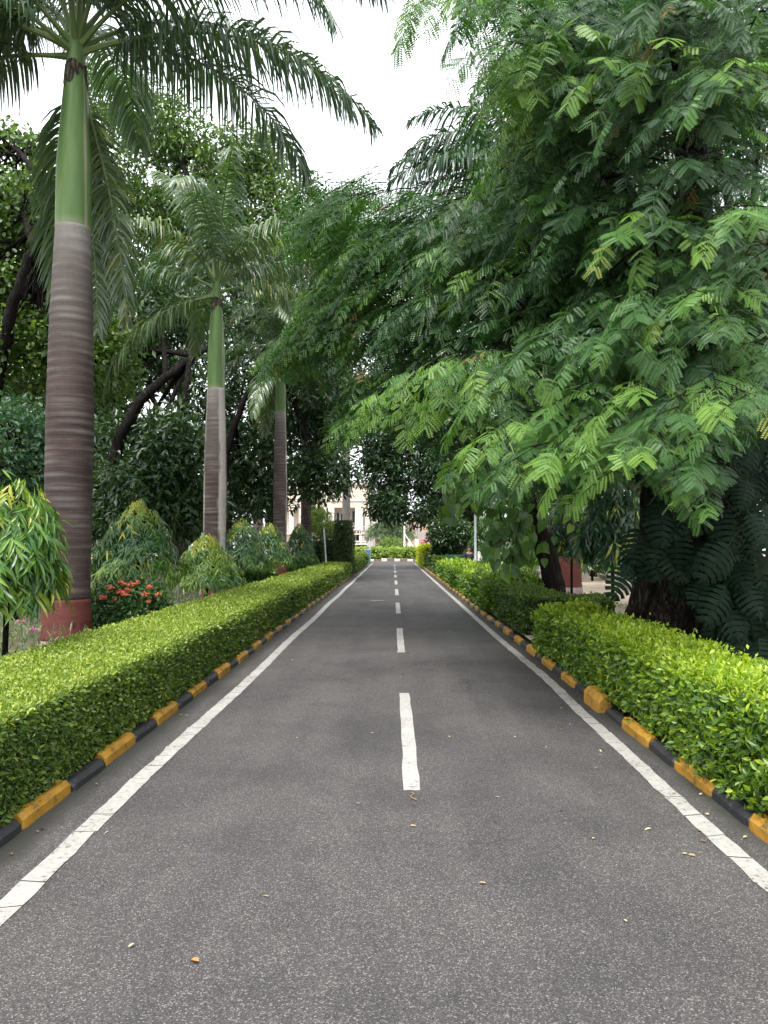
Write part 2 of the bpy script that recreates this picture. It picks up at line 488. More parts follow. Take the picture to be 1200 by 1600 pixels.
M['vine'] = leaf_mat('vine_leaves', [(0.0, (.003, .009, .006)), (0.5, (.006, .018, .010)), (1.0, (.022, .055, .018))], 0.62, 0.12, 0.12)
M['pothos'] = leaf_mat('heart_shaped_leaves', [(0.0, (.028, .075, .018)), (0.5, (.065, .145, .025)), (1.0, (.19, .32, .04))], 0.35, 0.5, 0.35)
M['grass'] = leaf_mat('grass_blades', [(0.0, (.05, .11, .02)), (1.0, (.14, .22, .05))], 0.5, 0.3, 0.3)
M['petal_red'] = stuff_mat('coral_red_petals', (.42, .075, .045), (.50, .15, .08), 20, 0.6, 0)
M['petal_pink'] = stuff_mat('pink_petals', (.42, .12, .24), (.5, .25, .36), 20, 0.6, 0)
M['dead_leaf'] = leaf_mat('fallen_leaves', [(0.0, (.15, .075, .03)), (0.5, (.34, .25, .10)), (1.0, (.48, .42, .24))], 0.7, 0.3, 0.1, (1, 1, 1), 0.9)
M['twig'] = stuff_mat('dry_twig', (.16, .10, .06), (.25, .17, .10), 20, 0.9, 0)
M['wall_cream'] = stuff_mat('cream_plaster', (.46, .395, .335), (.53, .455, .385), 0.6, 0.9, 0.1)
M['wall_pink'] = stuff_mat('pink_sandstone_plaster', (.37, .245, .20), (.43, .29, .235), 0.6, 0.9, 0.1)
M['wall_white'] = stuff_mat('white_plaster', (.52, .48, .44), (.58, .54, .50), 0.6, 0.9, 0.1)
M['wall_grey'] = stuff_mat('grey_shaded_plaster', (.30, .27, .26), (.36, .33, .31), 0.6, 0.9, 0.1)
M['glass'] = stuff_mat('dark_window_glass', (.035, .042, .055), (.06, .07, .085), 1, 0.12, 0, (1, 1, 1), 0.6)
M['frame'] = stuff_mat('window_frame_paint', (.45, .45, .46), (.55, .55, .56), 3, 0.5, 0)
M['letter'] = stuff_mat('dark_lettering', (.10, .03, .03), (.13, .05, .04), 3, 0.7, 0)
M['steel'] = stuff_mat('galvanised_steel', (.19, .20, .21), (.27, .28, .29), 4, 0.45, 0.05, (1, 1, 1), 0.5)
M['white_metal'] = stuff_mat('white_painted_metal', (.62, .62, .61), (.70, .70, .69), 4, 0.45, 0.03)
M['blue_metal'] = stuff_mat('blue_painted_metal', (.09, .22, .46), (.13, .27, .52), 4, 0.5, 0)
M['green_metal'] = stuff_mat('dark_green_bench_paint', (.015, .06, .04), (.03, .09, .06), 5, 0.45, 0.05)
M['sign_green'] = stuff_mat('green_sign_enamel', (.012, .10, .06), (.02, .13, .075), 5, 0.4, 0)
M['skin'] = stuff_mat('skin', (.36, .21, .15), (.42, .25, .18), 5, 0.6, 0)
M['hair'] = stuff_mat('black_hair', (.01, .009, .009), (.02, .018, .017), 30, 0.5, 0)
M['cloth_dark'] = stuff_mat('dark_navy_cloth', (.015, .017, .025), (.03, .033, .045), 20, 0.9, 0)
M['cloth_blue'] = stuff_mat('pale_blue_denim', (.20, .25, .32), (.28, .33, .40), 20, 0.9, 0)
M['conifer'] = leaf_mat('grey_green_needles', [(0.0, (.05, .09, .05)), (1.0, (.15, .20, .10))], 0.6, 0.3, 0.2)

# ------------------------------------------------------------------ the setting: ground, roads, paint, kerbs


def sheet(x0, x1, y0, y1, z, nx=2, ny=2):
    xs, ys = np.linspace(x0, x1, nx), np.linspace(y0, y1, ny)
    X, Y = np.meshgrid(xs, ys)
    V = np.stack([X, Y, np.full_like(X, z)], -1).reshape(-1, 3)
    i, j = np.meshgrid(np.arange(ny - 1), np.arange(nx - 1), indexing='ij')
    F = np.stack([i * nx + j, i * nx + j + 1, (i + 1) * nx + j + 1, (i + 1) * nx + j], -1).reshape(-1, 4)
    return V, F


tag(Geo().add(*sheet(-160, 160, -40, 190, -0.06)).obj('ground', M['soil']), kind='structure')
road = tag(Geo().add(*sheet(-2.02, 1.95, -8, 60.0, 0.0, 2, 40)).obj('road', M['asphalt']), kind='structure')
cross = tag(Geo().add(*sheet(-60, 60, 60.0, 67.2, 0.0, 24, 4)).obj('cross_road', M['asphalt']), kind='structure')

garden = tag(Geo().add(*sheet(-60, -2.1, -8, 59.5, 0.07)).obj('garden_soil', M['soil']), kind='structure')
sandp = tag(Geo().add(*sheet(2.05, 60, -8, 59.5, 0.07)).obj('sandy_yard', M['sand']), kind='structure')
tag(Geo().add(*sheet(-60, 60, 67.4, 140, 0.07)).obj('forecourt', M['sand']), kind='structure')


def edge_line(x, w, wig, crack_to):
    g = Geo(); y = -4.0; k = 0; prev = 0.0
    while y < 58.5:
        seg = rng.uniform(.22, .34) if y < crack_to else rng.uniform(.8, 1.4)
        gap = rng.uniform(.004, .012) if y < crack_to and rng.random() < 0.8 else 0.0
        n = max(2, int(seg / .12))
        ys = np.linspace(y, y + seg - gap, n + 1)
        xo = x + wig(ys)
        slant = rng.uniform(-.02, .035) if gap else 0
        L = np.stack([xo - w / 2 + rng.normal(0, .004, n + 1), ys, np.full(n + 1, .004)], 1)
        R_ = np.stack([xo + w / 2 + rng.normal(0, .004, n + 1), ys + np.linspace(prev, slant, n + 1), np.full(n + 1, .004)], 1)
        V = np.vstack([L, R_]); i = np.arange(n)
        g.add(V, np.stack([i, i + n + 1, i + n + 2, i + 1], 1))
        y += seg; k += 1; prev = slant
    return g


edge_line(-1.60, .115, lambda y: .012 * np.sin(y * .9), 16).obj('edge_line', M['line'], road)
edge_line(1.68, .105, lambda y: .035 * np.sin((y - 6) * .55) * np.exp(-((y - 7) / 5) ** 2) - .02 * np.exp(-((y - 7.2) / 1.0) ** 2), 9).obj('edge_line', M['line'], road)
for k in range(10):
    y0 = 4.74 + k * 5.95
    n = 12
    ys = np.linspace(y0, y0 + 3.05, n + 1)
    if y0 > 57: break
    L = np.stack([.115 - .052 + rng.normal(0, .003, n + 1), ys, np.full(n + 1, .004)], 1)
    R_ = np.stack([.115 + .052 + rng.normal(0, .003, n + 1), ys, np.full(n + 1, .004)], 1)
    i = np.arange(n)
    Geo().add(np.vstack([L, R_]), np.stack([i, i + n + 1, i + n + 2, i + 1], 1)).obj('lane_dash', M['line'], road)
# worn cross mark far down the road
Geo().add(*sheet(-.60, -.24, 20.4, 20.62, .004)).obj('worn_mark', paint_mat('faded_road_paint', (.22, .21, .20), amount=0.52), road)


def kerb_mesh(name, mat, L, h=.088, w=.095, lean=.02, seed=0):
    r = np.random.default_rng(seed)
    prof = np.array([(0, -.05), (lean * .3, h - .03), (lean + .012, h), (w - .02, h), (w, h - .02), (w, -.05)])
    ys = np.array([0, .012, .04, L * .35, L * .7, L - .04, L - .012, L])
    inset = np.array([.012, .003, 0, 0, 0, 0, .003, .012])
    V = []
    for y, ins in zip(ys, inset):
        for (px, pz) in prof:
            V.append((px + (ins if px < w / 2 else -ins) + r.normal(0, .003), y, pz - (ins if pz > 0 else 0) + (r.normal(0, .004) if pz > 0 else 0)))
    k = len(prof); n = len(ys)
    i, j = np.meshgrid(np.arange(n - 1), np.arange(k), indexing='ij')
    F = np.stack([i * k + j, i * k + (j + 1) % k, (i + 1) * k + (j + 1) % k, (i + 1) * k + j], -1).reshape(-1, 4)
    return Geo().add(np.array(V), [F, np.arange(k)[::-1][None], (np.arange(k) + (n - 1) * k)[None]]).mesh(name, mat)


KY = [kerb_mesh('kerb_stone_yellow', M['kerb_yellow'], .60, seed=s) for s in range(4)]
KB = [kerb_mesh('kerb_stone_black', M['kerb_black'], .50, h=.074, seed=10 + s) for s in range(4)]


def kerb_row(x, side, first_y, big_at=None):
    root = thing('kerb', None, None, (x, 0, 0), kind='structure')
    y, k = first_y, 0
    while y < 58.5:
        yellow = k % 2 == 0
        L = .60 if yellow else .50
        s = rng.uniform(.93, 1.08)
        o = mesh_obj('kerb_stone', (KY if yellow else KB)[int(rng.integers(4))], root, (rng.normal(0, .006), y, rng.normal(-.004, .006)))
        o.scale = (1, s, rng.uniform(.92, 1.1))
        if side < 0: o.rotation_euler.z = math.pi; o.location.y = y + L * s
        if big_at and abs(y + .3 - big_at) < .55 and yellow:
            o.scale = (1.5, .82, 1.75); o.location.x = -.06
        y += L * s + rng.uniform(.006, .02); k += 1
    return root


kerb_row(-1.93, -1, 2.98 - .0, None)
kerb_row(1.87, 1, 2.42, 7.4)

# ------------------------------------------------------------------ hedges


def box_shell(x0, x1, y0, y1, z0, z1, dens, rnd, sides=('top', 'l', 'r', 'n', 'f')):
    """points + outward normals + y-based size factor on a soft-edged box"""
    P, N, S = [], [], []
    ys = np.arange(y0, y1, 1.0)
    for ya in ys:
        yb = min(ya + 1.0, y1)
        f = max(1.0, (ya + .5) / 8.0) ** 0.95
        d = dens / f ** 2
        def fill(area, fn, nv):
            n = rng.poisson(max(area, 0) * d)
            a, b = rng.random(n), rng.random(n)
            P.append(fn(a, b)); N.append(np.tile(nv, (n, 1)).astype(float)); S.append(np.full(n, f))
        if 'top' in sides: fill((x1 - x0) * (yb - ya), lambda a, b: np.stack([x0 + a * (x1 - x0), ya + b * (yb - ya), np.full(len(a), z1)], 1), (0, 0, 1))
        if 'l' in sides: fill((z1 - z0) * (yb - ya), lambda a, b: np.stack([np.full(len(a), x0), ya + b * (yb - ya), z0 + a * (z1 - z0)], 1), (-1, 0, 0))
        if 'r' in sides: fill((z1 - z0) * (yb - ya), lambda a, b: np.stack([np.full(len(a), x1), ya + b * (yb - ya), z0 + a * (z1 - z0)], 1), (1, 0, 0))
        if 'n' in sides and ya == y0: fill((z1 - z0) * (x1 - x0), lambda a, b: np.stack([x0 + a * (x1 - x0), np.full(len(a), y0), z0 + b * (z1 - z0)], 1), (0, -1, 0))
        if 'f' in sides and yb >= y1 - 1e-6: fill((z1 - z0) * (x1 - x0), lambda a, b: np.stack([x0 + a * (x1 - x0), np.full(len(a), y1), z0 + b * (z1 - z0)], 1), (0, 1, 0))
    P, N, S = map(np.concatenate, (P, N, S))
    # round the long upper edges
    c = np.array([(x0 + x1) / 2, (y0 + y1) / 2, 0])
    inner = np.stack([np.clip(P[:, 0], x0 + rnd, x1 - rnd), np.clip(P[:, 1], y0 + rnd, y1 - rnd), np.minimum(P[:, 2], z1 - rnd)], 1)
    dv = P - inner
    ln = np.linalg.norm(dv, axis=1, keepdims=True)
    out = ln[:, 0] > rnd
    P[out] = inner[out] + dv[out] / ln[out] * rnd
    N[out] = nrm(N[out] + dv[out] / ln[out])
    return P, N, S


def hedge(label, boxes, mat, leaf, dens, rnd, tint_top, tint_side, rough=.02, bumps=.03, tpl=DIAMOND, cat='hedge', group=None, jit=.9, depth=.04, core=True, name='hedge', brown=0.0, tvar=.12):
    g, gc = Geo(), Geo()
    for (x0, x1, y0, y1, z0, z1) in boxes:
        P, N, S = box_shell(x0, x1, y0, y1, z0, z1, dens, rnd)
        n = len(P)
        b = bumps * wob(P, 2.3, 5) + bumps * .6 * wob(P, 6.0, 9)
        P = P + N * (b - np.abs(rng.normal(0, depth, n)) + rng.normal(0, rough, n))[:, None]
        nn = nrm(N + rng.normal(0, .45 * jit, (n, 3)) + np.array([0, 0, .15]))
        d = nrm(rng.normal(size=(n, 3)) + N * .55 + np.array([0, 0, .1]))
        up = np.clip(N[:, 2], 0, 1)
        t = tint_side * (1 - up) + tint_top * up + rng.normal(0, tvar * (1 + .5 * (1 - up)), n) + .10 * wob(P, 1.1, 21)  # paler top tint: part young leaf, part overcast light from above painted in
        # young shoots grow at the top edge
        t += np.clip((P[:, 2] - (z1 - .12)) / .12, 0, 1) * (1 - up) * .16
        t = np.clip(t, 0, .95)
        if brown: t[rng.random(n) < brown] = 1.0
        sz, Rl, ne = leaf * S * (1 + .25 * (1 - up)) * rng.uniform(.7, 1.25, n), frames(d, nn), P[:, 1] < 4.8
        scatter(g, tpl, P[ne], Rl[ne], sz[ne], t[ne])
        scatter(g, DIAMOND, P[~ne], Rl[~ne], sz[~ne], t[~ne])
        if core:
            k = max(.05, depth * 1.6)
            gc.box(x0 + k, x1 - k, y0 + k, y1 - k, z0 - .02, z1 - k)
    root = thing(name, label, cat, np.array([(boxes[0][0] + boxes[0][1]) / 2, boxes[0][2], boxes[0][4]]), group)
    tag(g.obj('foliage', mat, root), kind='stuff')
    if core: gc.obj('inner_twigs', M['core'], root)
    return root


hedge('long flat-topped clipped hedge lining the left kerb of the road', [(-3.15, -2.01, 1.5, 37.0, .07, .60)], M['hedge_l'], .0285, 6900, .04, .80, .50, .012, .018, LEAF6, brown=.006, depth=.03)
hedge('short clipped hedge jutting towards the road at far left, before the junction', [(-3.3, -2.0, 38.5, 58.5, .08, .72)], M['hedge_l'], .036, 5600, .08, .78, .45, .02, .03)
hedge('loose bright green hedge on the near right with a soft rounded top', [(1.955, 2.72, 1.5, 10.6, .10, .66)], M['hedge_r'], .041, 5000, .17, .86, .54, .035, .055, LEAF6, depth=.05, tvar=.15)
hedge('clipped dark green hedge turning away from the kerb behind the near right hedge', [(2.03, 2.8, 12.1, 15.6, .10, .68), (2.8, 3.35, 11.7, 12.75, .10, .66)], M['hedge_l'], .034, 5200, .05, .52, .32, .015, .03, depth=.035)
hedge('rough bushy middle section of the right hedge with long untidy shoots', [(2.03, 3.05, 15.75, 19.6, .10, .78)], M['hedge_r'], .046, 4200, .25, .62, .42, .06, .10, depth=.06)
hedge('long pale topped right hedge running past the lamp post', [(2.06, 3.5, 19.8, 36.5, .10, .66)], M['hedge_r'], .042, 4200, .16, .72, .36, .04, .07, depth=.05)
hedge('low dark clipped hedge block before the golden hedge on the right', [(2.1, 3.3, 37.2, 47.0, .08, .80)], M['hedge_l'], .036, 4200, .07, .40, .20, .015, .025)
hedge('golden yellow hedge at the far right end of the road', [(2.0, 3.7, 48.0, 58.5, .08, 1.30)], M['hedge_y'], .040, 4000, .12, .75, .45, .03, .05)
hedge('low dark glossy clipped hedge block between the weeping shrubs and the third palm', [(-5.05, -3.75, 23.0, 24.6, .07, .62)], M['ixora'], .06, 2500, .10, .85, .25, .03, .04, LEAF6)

# ------------------------------------------------------------------ palms


def frond_mesh(L, e0, bend, leaflet=.75, n=95, droop=.55, width=.036, seed=0, tint=.42, plume=.35, petiole=.14, tvar=.1):
    r = np.random.default_rng(seed)
    m = 40
    s = np.linspace(0, 1, m)
    e = math.radians(e0) - math.radians(bend) * s ** 1.25
    ds = L / (m - 1)
    yaw = r.normal(0, .10) * s ** 2
    T = np.stack([np.cos(e) * np.cos(yaw), np.cos(e) * np.sin(yaw), np.sin(e)], 1)
    P = np.vstack([np.zeros(3), np.cumsum((T[:-1] + T[1:]) / 2 * ds, 0)])
    g = Geo()
    tube(g, P, np.interp(s, [0, .08, .3, 1], [.055, .034, .022, .004]), 5, .5, 1)
    # paired plumose leaflets
    sl = np.linspace(petiole, .995, n)
    sl = np.repeat(sl, 2) + r.normal(0, .002, 2 * n)
    sl = np.clip(sl, 0, 1)
    side = np.tile([1.0, -1.0], n)
    def itp(Q): return np.stack([np.interp(sl, s, Q[:, c]) for c in range(3)], 1)
    p, t = itp(P), nrm(itp(T))
    lat = nrm(np.cross(t, np.array([0, 0, 1.0]) + 1e-6))
    nor = np.cross(lat, t)
    k2 = 2 * n
    ln = leaflet * np.interp((sl - petiole) / (1 - petiole), [0, .12, .45, .85, 1], [.55, .9, 1, .62, .3]) * r.uniform(.85, 1.1, k2)
    fwd = np.interp(sl, [0, .6, 1], [.25, .5, 1.0])[:, None]
    d0 = nrm(t * fwd + lat * side[:, None] * .9 + nor * (r.normal(.12, plume, k2))[:, None])
    pts, dirs = [p], []
    dr = droop * r.uniform(.7, 1.3, k2)[:, None]
    cur, seg = p, 4
    for k in range(seg):
        d = nrm(d0 + np.array([0, 0, -1.0]) * dr * (.2 + k * .75))
        cur = cur + d * (ln / seg)[:, None]
        pts.append(cur); dirs.append(d)
    dirs.append(dirs[-1])
    wprof = [.55, 1, .95, .6, .06]
    V = []
    twist = r.normal(0, .35, k2)[:, None]
    for k in range(seg + 1):
        wv = nrm(np.cross(dirs[k], nor) + nor * twist)
        w = (width * wprof[k] * .5 * r.uniform(.85, 1.15, k2))[:, None] if k == 0 else (width * wprof[k] * .5)
        V += [pts[k] - wv * w, pts[k] + wv * w]
    V = np.stack(V, 1)                                     # (leaflets, 2*(seg+1), 3)
    kk = V.shape[1]
    base = (np.arange(k2) * kk)[:, None]
    F = np.concatenate([np.stack([base[:, 0] + 2 * k, base[:, 0] + 2 * k + 1, base[:, 0] + 2 * k + 3, base[:, 0] + 2 * k + 2], 1) for k in range(seg)])
    tv = np.clip(tint + r.normal(0, tvar, k2) + .08 * np.interp(sl, [0, .8, 1], [0, 0, 1]), 0, 1)
    g.add(V.reshape(-1, 3), F, np.repeat(tv, kk), 0)
    return g.mesh('frond', [M['frond'], M['rachis']])


def lathe(g, prof, c, k=26, tint=.0, mat=0, wobble=0.0, mats=None, lean=(0, 0)):
    """prof: list of (z, r); mats(z)->slot"""
    prof = np.asarray(prof, float); n = len(prof)
    th = np.linspace(0, 2 * np.pi, k, endpoint=False)
    rr = prof[:, 1][:, None] * np.ones(k)
    if wobble: rr = rr * (1 + wobble * np.sin(2 * th + prof[:, 0][:, None] * .9) + wobble * .6 * np.sin(5 * th + prof[:, 0][:, None] * 2))
    zz = prof[:, 0]; f = (zz - zz[0]) / (zz[-1] - zz[0])
    V = np.stack([c[0] + lean[0] * f[:, None] + rr * np.cos(th), c[1] + lean[1] * f[:, None] + rr * np.sin(th), c[2] + zz[:, None] + np.zeros(k)], -1)
    T = tint(zz[:, None] + np.zeros(k), th[None] + np.zeros((n, 1))) if callable(tint) else np.full((n, k), tint)
    g.n0 = g.n
    i, j = np.meshgrid(np.arange(n - 1), np.arange(k), indexing='ij')
    F = np.stack([i * k + j, i * k + (j + 1) % k, (i + 1) * k + (j + 1) % k, (i + 1) * k + j], -1)
    base = g.n
    g.V.append(V.reshape(-1, 3)); g.T.append(T.ravel()); g.n += n * k
    for q in range(n - 1):
        g.F.append((F[q] + base, mats((zz[q] + zz[q + 1]) / 2) if mats else mat))
    g.F.append(((np.arange(k) + (n - 1) * k + base)[None], mat))
    return g


def royal_palm(label, x, y, trunk_h, shaft_h, r, fronds, band=(.16, .74), seed=0, streak=None, zb=.07, sheath=False, top_r=None, lean=(0, 0), group='royal palms beside the road'):
    rd = np.random.default_rng(seed)
    root = thing('royal_palm', label, 'palm tree', (x, y, zb), group)
    zs, rs, z = [], [], 0.0
    top_r = top_r or r * .78
    while z < trunk_h:
        zs.append(z); z += rd.uniform(.035, .055)
    zs = sorted(set(zs + [band[0] - .001, band[0] + .001, band[1] - .001, band[1] + .001, trunk_h]))
    ring = np.cumsum(rd.uniform(.07, .16, 200))
    prof, scars = [], []
    for z in zs:
        f = z / trunk_h
        rr = np.interp(f, [0, .05, .14, .30, .55, .80, 1.0], [1.22 * r, 1.08 * r, .98 * r, r, 1.03 * r, .93 * r, top_r])
        dz = np.min(np.abs(ring - z))
        rr *= 1 + .012 * np.exp(-(dz / .02) ** 2) + rd.normal(0, .0035)
        prof.append((z, rr))
    def tint(zz, th):
        dz = np.min(np.abs(zz[..., None] - ring[None, None]), -1)
        t = .26 * np.exp(-(dz / .016) ** 2) * (0.5 + .5 * np.sin(th * 2 + zz * 5))
        t = t + .30 * np.clip((zz / trunk_h - .55) / .45, 0, 1) ** 1.5 + .22 * np.clip((zz / trunk_h - .9) / .1, 0, 1)
        if streak:
            for (a, w, amt) in streak:
                dd = np.abs((th - a + np.pi) % (2 * np.pi) - np.pi)
                t = t + amt * np.clip((w - dd + .06 * np.sin(zz * 3.1) + .03 * np.sin(zz * 11)) / .10, 0, 1) * np.clip((zz - band[1]) / .3, 0, 1)
        return np.clip(t, 0, .95)
    g = Geo()
    lathe(g, prof, (x, y, zb), 40, tint, 0, .012, lambda z: 1 if band[0] < z < band[1] else (2 if z <= band[0] else 0), lean)
    g.obj('trunk', [M['palm_trunk'], M['red_paint'], M['trunk_foot']], root, True)
    tx, ty, tz = x + lean[0], y + lean[1], zb + trunk_h
    g = Geo()
    sp = [(f * shaft_h, np.interp(f, [0, .04, .3, .6, .85, 1], [top_r * .99, top_r * 1.0, top_r * .98, top_r * .75, top_r * .52, top_r * .42])) for f in np.linspace(0, 1, 24)]
    seam = lambda zz, th: np.clip((.10 - np.abs((th + .35 + .12 * np.sin(zz * 1.4) + np.pi) % (2 * np.pi) - np.pi)) / .06, 0, .8) + .35 * np.clip((.07 - zz) / .07, 0, 1)
    lathe(g, sp, (tx, ty, tz - .002), 60, seam, 0, .015)
    g.obj('crownshaft', M['dry'] if sheath else M['crownshaft'], root, True)
    # dark jagged collar where an old sheath tore away
    k = 40; th = np.linspace(0, 2 * np.pi, k, endpoint=False)
    zt = .80 + .01 * np.sin(th * 3); zl = .74 - .05 * rd.random(k) - .03 * np.sin(th * 2)
    rad = lambda f: np.interp(f, [0, .04, .3, .6, .85, 1], [top_r * q for q in (.99, 1.0, .98, .75, .52, .42)]) * 1.015 + .007
    V = np.concatenate([np.stack([tx + rad(f) * np.cos(th), ty + rad(f) * np.sin(th), tz + shaft_h * f], 1) for f in (zl, zt)])
    i_ = np.arange(k)
    Geo().add(V, np.stack([i_, (i_ + 1) % k, (i_ + 1) % k + k, i_ + k], 1)).obj('torn_sheath', M['bark_grey'], root)
    ct = np.array([tx, ty, tz + shaft_h]) - np.array([x, y, zb])
    for fr in fronds:
        az, me, drop = fr[0], fr[1], fr[2] if len(fr) > 2 else .25
        a = math.radians(az)
        o = mesh_obj('frond', me, root, ct + np.array([math.cos(a) * top_r * .3, math.sin(a) * top_r * .3, -drop]))
        o.rotation_euler.z = a
    return root


p1f = lambda L, e0, bd, sd, tint=.46, dp=.95, lf=1.0, n=125: frond_mesh(L, e0, bd, lf, n, dp, .040, sd, tint, .40, .13)
c1 = at(108, 75, 10.5)
royal_palm('tallest palm on the left with thick brown trunk and red painted foot, nearest the camera', c1[0] + .10, 10.5, 5.83, 2.92, .305,
           [(-4, p1f(4.7, 16, 74, 1), .40), (-38, p1f(4.6, 58, 125, 2), .2), (14, p1f(5.4, 60, 92, 3, .4), .15), (-22, p1f(4.6, 34, 100, 21), .3), (24, p1f(4.6, 40, 96, 22), .3), (-62, p1f(4.3, 66, 120, 23), .2), (204, p1f(4.4, 16, 78, 24), .35), (176, p1f(4.3, 8, 72, 25), .45), (165, p1f(4.2, 38, 105, 26), .3), (232, p1f(4.3, 20, 90, 27), .4), (-80, p1f(4.4, 50, 130, 28), .25), (186, p1f(4.2, 30, 80, 4), .35),
            (222, p1f(4.4, 42, 115, 5), .3), (150, p1f(4.2, 58, 100, 6), .2), (60, p1f(3.4, -66, 20, 7, .64, .45, .62), .75), (96, p1f(3.6, -58, 28, 31, .56, .6, .7), .7), (118, p1f(3.9, -20, 62, 8, .55), .65),
            (272, p1f(4.4, 76, 60, 9), .1), (325, p1f(4.6, 80, 110, 10), .1), (95, p1f(4.2, 50, 100, 11), .2), (38, p1f(4.3, 30, 95, 12), .3),
            (200, p1f(4.0, 74, 70, 14), .1), (70, p1f(3.2, 86, 12, 13, .6), 0.)], band=(.14, .68), seed=1, top_r=.235)

FR = [frond_mesh(3.9, e, b, .80, 90, .85, .046, 40 + i, .54 + .06 * (i % 3)) for i, (e, b) in enumerate(
    [(78, 95), (66, 110), (55, 120), (45, 115), (30, 105), (15, 90), (0, 80), (-18, 62), (84, 60), (60, 125)])]
SPEAR = frond_mesh(2.6, 87, 10, .5, 60, .15, .04, 77, .72, .2)


def ring_fronds(seed, k=15, scale_idx=None):
    rd = np.random.default_rng(seed)
    out = []
    for i in range(k):
        az = i * 137.5 + rd.uniform(-12, 12)
        j = min(9, int(i / k * 8)) if rd.random() < .85 else 9
        out.append((az, FR[j], .05 + .5 * i / k))
    return out + [(rd.uniform(0, 360), SPEAR, 0)]


royal_palm('second palm along the left hedge, ringed trunk with a broad whitish streak', -4.42, 19.0, 5.3, 2.85, .275,
           [(270, FR[1], .1), (228, FR[2], .2), (188, FR[4], .3), (-6, FR[5], .4), (22, FR[3], .2), (322, FR[2], .15), (165, FR[6], .45), (-150, FR[7], .5),
            (62, FR[2], .2), (112, FR[4], .3), (142, FR[1], .2), (292, FR[0], .1), (85, FR[0], .1), (8, FR[1], .2), (160, FR[8], .05), (50, SPEAR, 0)],
           seed=2, streak=[(-.55, .50, .85), (-2.75, .30, .5)], band=(.12, .75))
royal_palm('third palm of the left row, slim brown trunk with a thin white edge', -4.2, 28.5, 6.35, 2.6, .25, ring_fronds(3, 16), seed=3, streak=[(-.25, .22, .9)], band=(.1, .8))
royal_palm('fourth palm of the left row with a dry brown sheath instead of a green crownshaft', -4.2, 37.0, 6.6, 2.6, .24, ring_fronds(4, 13), seed=4, sheath=True, band=(.1, .8))
royal_palm('farthest palm on the left, greyish trunk in front of the cream building', -3.35, 55.0, 9.0, 2.4, .28, ring_fronds(5, 15), seed=5, streak=[(-1.5, 2.0, .45)], band=(.0, .05))
PR = [frond_mesh(5.4, e, b, 1.15, 115, .85, .055, 60 + i, .28) for i, (e, b) in enumerate([(72, 110), (55, 105), (40, 100), (20, 95), (86, 40)])]
royal_palm('palm on the right in the sandy yard with red and white painted foot', 4.55, 20.0, 7.9, 2.6, .31,
           [(188, PR[1], .2), (184, PR[2], .3), (196, PR[3], .35), (179, PR[1], .2), (194, PR[0], .15), (172, PR[0], .15), (205, PR[2], .25), (160, PR[3], .3), (240, PR[1], .2), (120, PR[2], .2), (280, PR[0], .1), (0, PR[1], .2), (40, PR[2], .2), (320, PR[3], .3), (80, PR[0], .2), (210, PR[4], 0.)],
           seed=6, band=(.32, 1.5))
royal_palm('distant palm on the right beyond the bench with a pinkish painted foot', 5.35, 33.5, 7.2, 2.5, .26, ring_fronds(8, 12), seed=8, band=(.3, 1.0))

# ------------------------------------------------------------------ the feathery tree on the right


SLIVER = (A([(-.13, .12, 0), (.22, .42, .02), (-.05, 1.0, -.02)], float), [A([(0, 1, 2)])])


def pinna_leaflets(L, npairs, hexa):
    """leaflets of one pinna along +Y, returns V, Fs"""
    tpl = (SLIVER, DIAMOND, LEAF6)[hexa]
    g = Geo()
    ys = np.linspace(.10, .97, npairs) * L
    for sd in (-1, 1):
        ln = L * .23 * np.interp(ys / L, [0, .3, .8, 1], [.75, 1.0, 1.0, .8])
        d = np.stack([np.full(npairs, sd * .9), np.full(npairs, .42), np.full(npairs, -.12)], 1)
        R = frames(d, np.tile([0, 0, 1.0], (npairs, 1)))
        P = np.stack([np.zeros(npairs), ys, np.zeros(npairs)], 1)
        sc = np.stack([ln * (1.35 * 8 / npairs, .78, .80)[hexa], ln * (1.05, 1, 1)[hexa], ln], 1)
        scatter(g, tpl, P, R, sc, np.zeros(npairs))
    return np.concatenate(g.V), [np.concatenate([f for f, _ in g.F if f.shape[1] == k]) for k in sorted({f.shape[1] for f, _ in g.F})]


def compound_leaf(L, npin, nleaf, hexa, seed):
    r = np.random.default_rng(seed)
    pv, pf = pinna_leaflets(1.0, nleaf, hexa)
    g = Geo()
    m = 6
    s = np.linspace(0, 1, m)
    ax = np.stack([.04 * r.normal() * s ** 2, s, -.16 * s ** 2], 1) * L
    tube(g, ax if hexa else ax[::5], np.linspace(.0045, .0015, m if hexa else 2) * (L / .42), 3, .35, 0, cap=False)
    sp = np.linspace(.34, .93, npin)
    for q in sp:
        base = np.array([np.interp(q, s, ax[:, c]) for c in range(3)])
        for sd in (-1, 1):
            ang = math.radians(np.interp(q, [.3, 1], [66, 38]) + r.normal(0, 5)) * sd
            d = np.array([math.sin(ang), math.cos(ang), r.normal(-.16, .10)])
            ln = L * np.interp(q, [.3, .6, 1], [.36, .46, .40]) * r.uniform(.88, 1.08)
            Rm = frames(d[None], (np.array([sd * .15, 0, 1.0]) + r.normal(0, .12, 3))[None])
            V = pv * ln
            V[:, 2] -= .22 * (pv[:, 1] ** 2) * ln
            g.add((Rm[0] @ V.T).T + base, [f for f in pf], np.clip(.5 + r.normal(0, .03), 0, 1))
            if hexa == 2: tube(g, np.stack([base, base + Rm[0] @ np.array([0, ln * .55, -.05 * ln]), base + Rm[0] @ np.array([0, ln * .97, -.2 * ln])]), [.0022, .0018, .001], 3, .45, 0, cap=False)
    V = np.concatenate(g.V)
    Fs = [np.concatenate([f for f, _ in g.F if f.shape[1] == k]) for k in sorted({f.shape[1] for f, _ in g.F})]
    return V, Fs


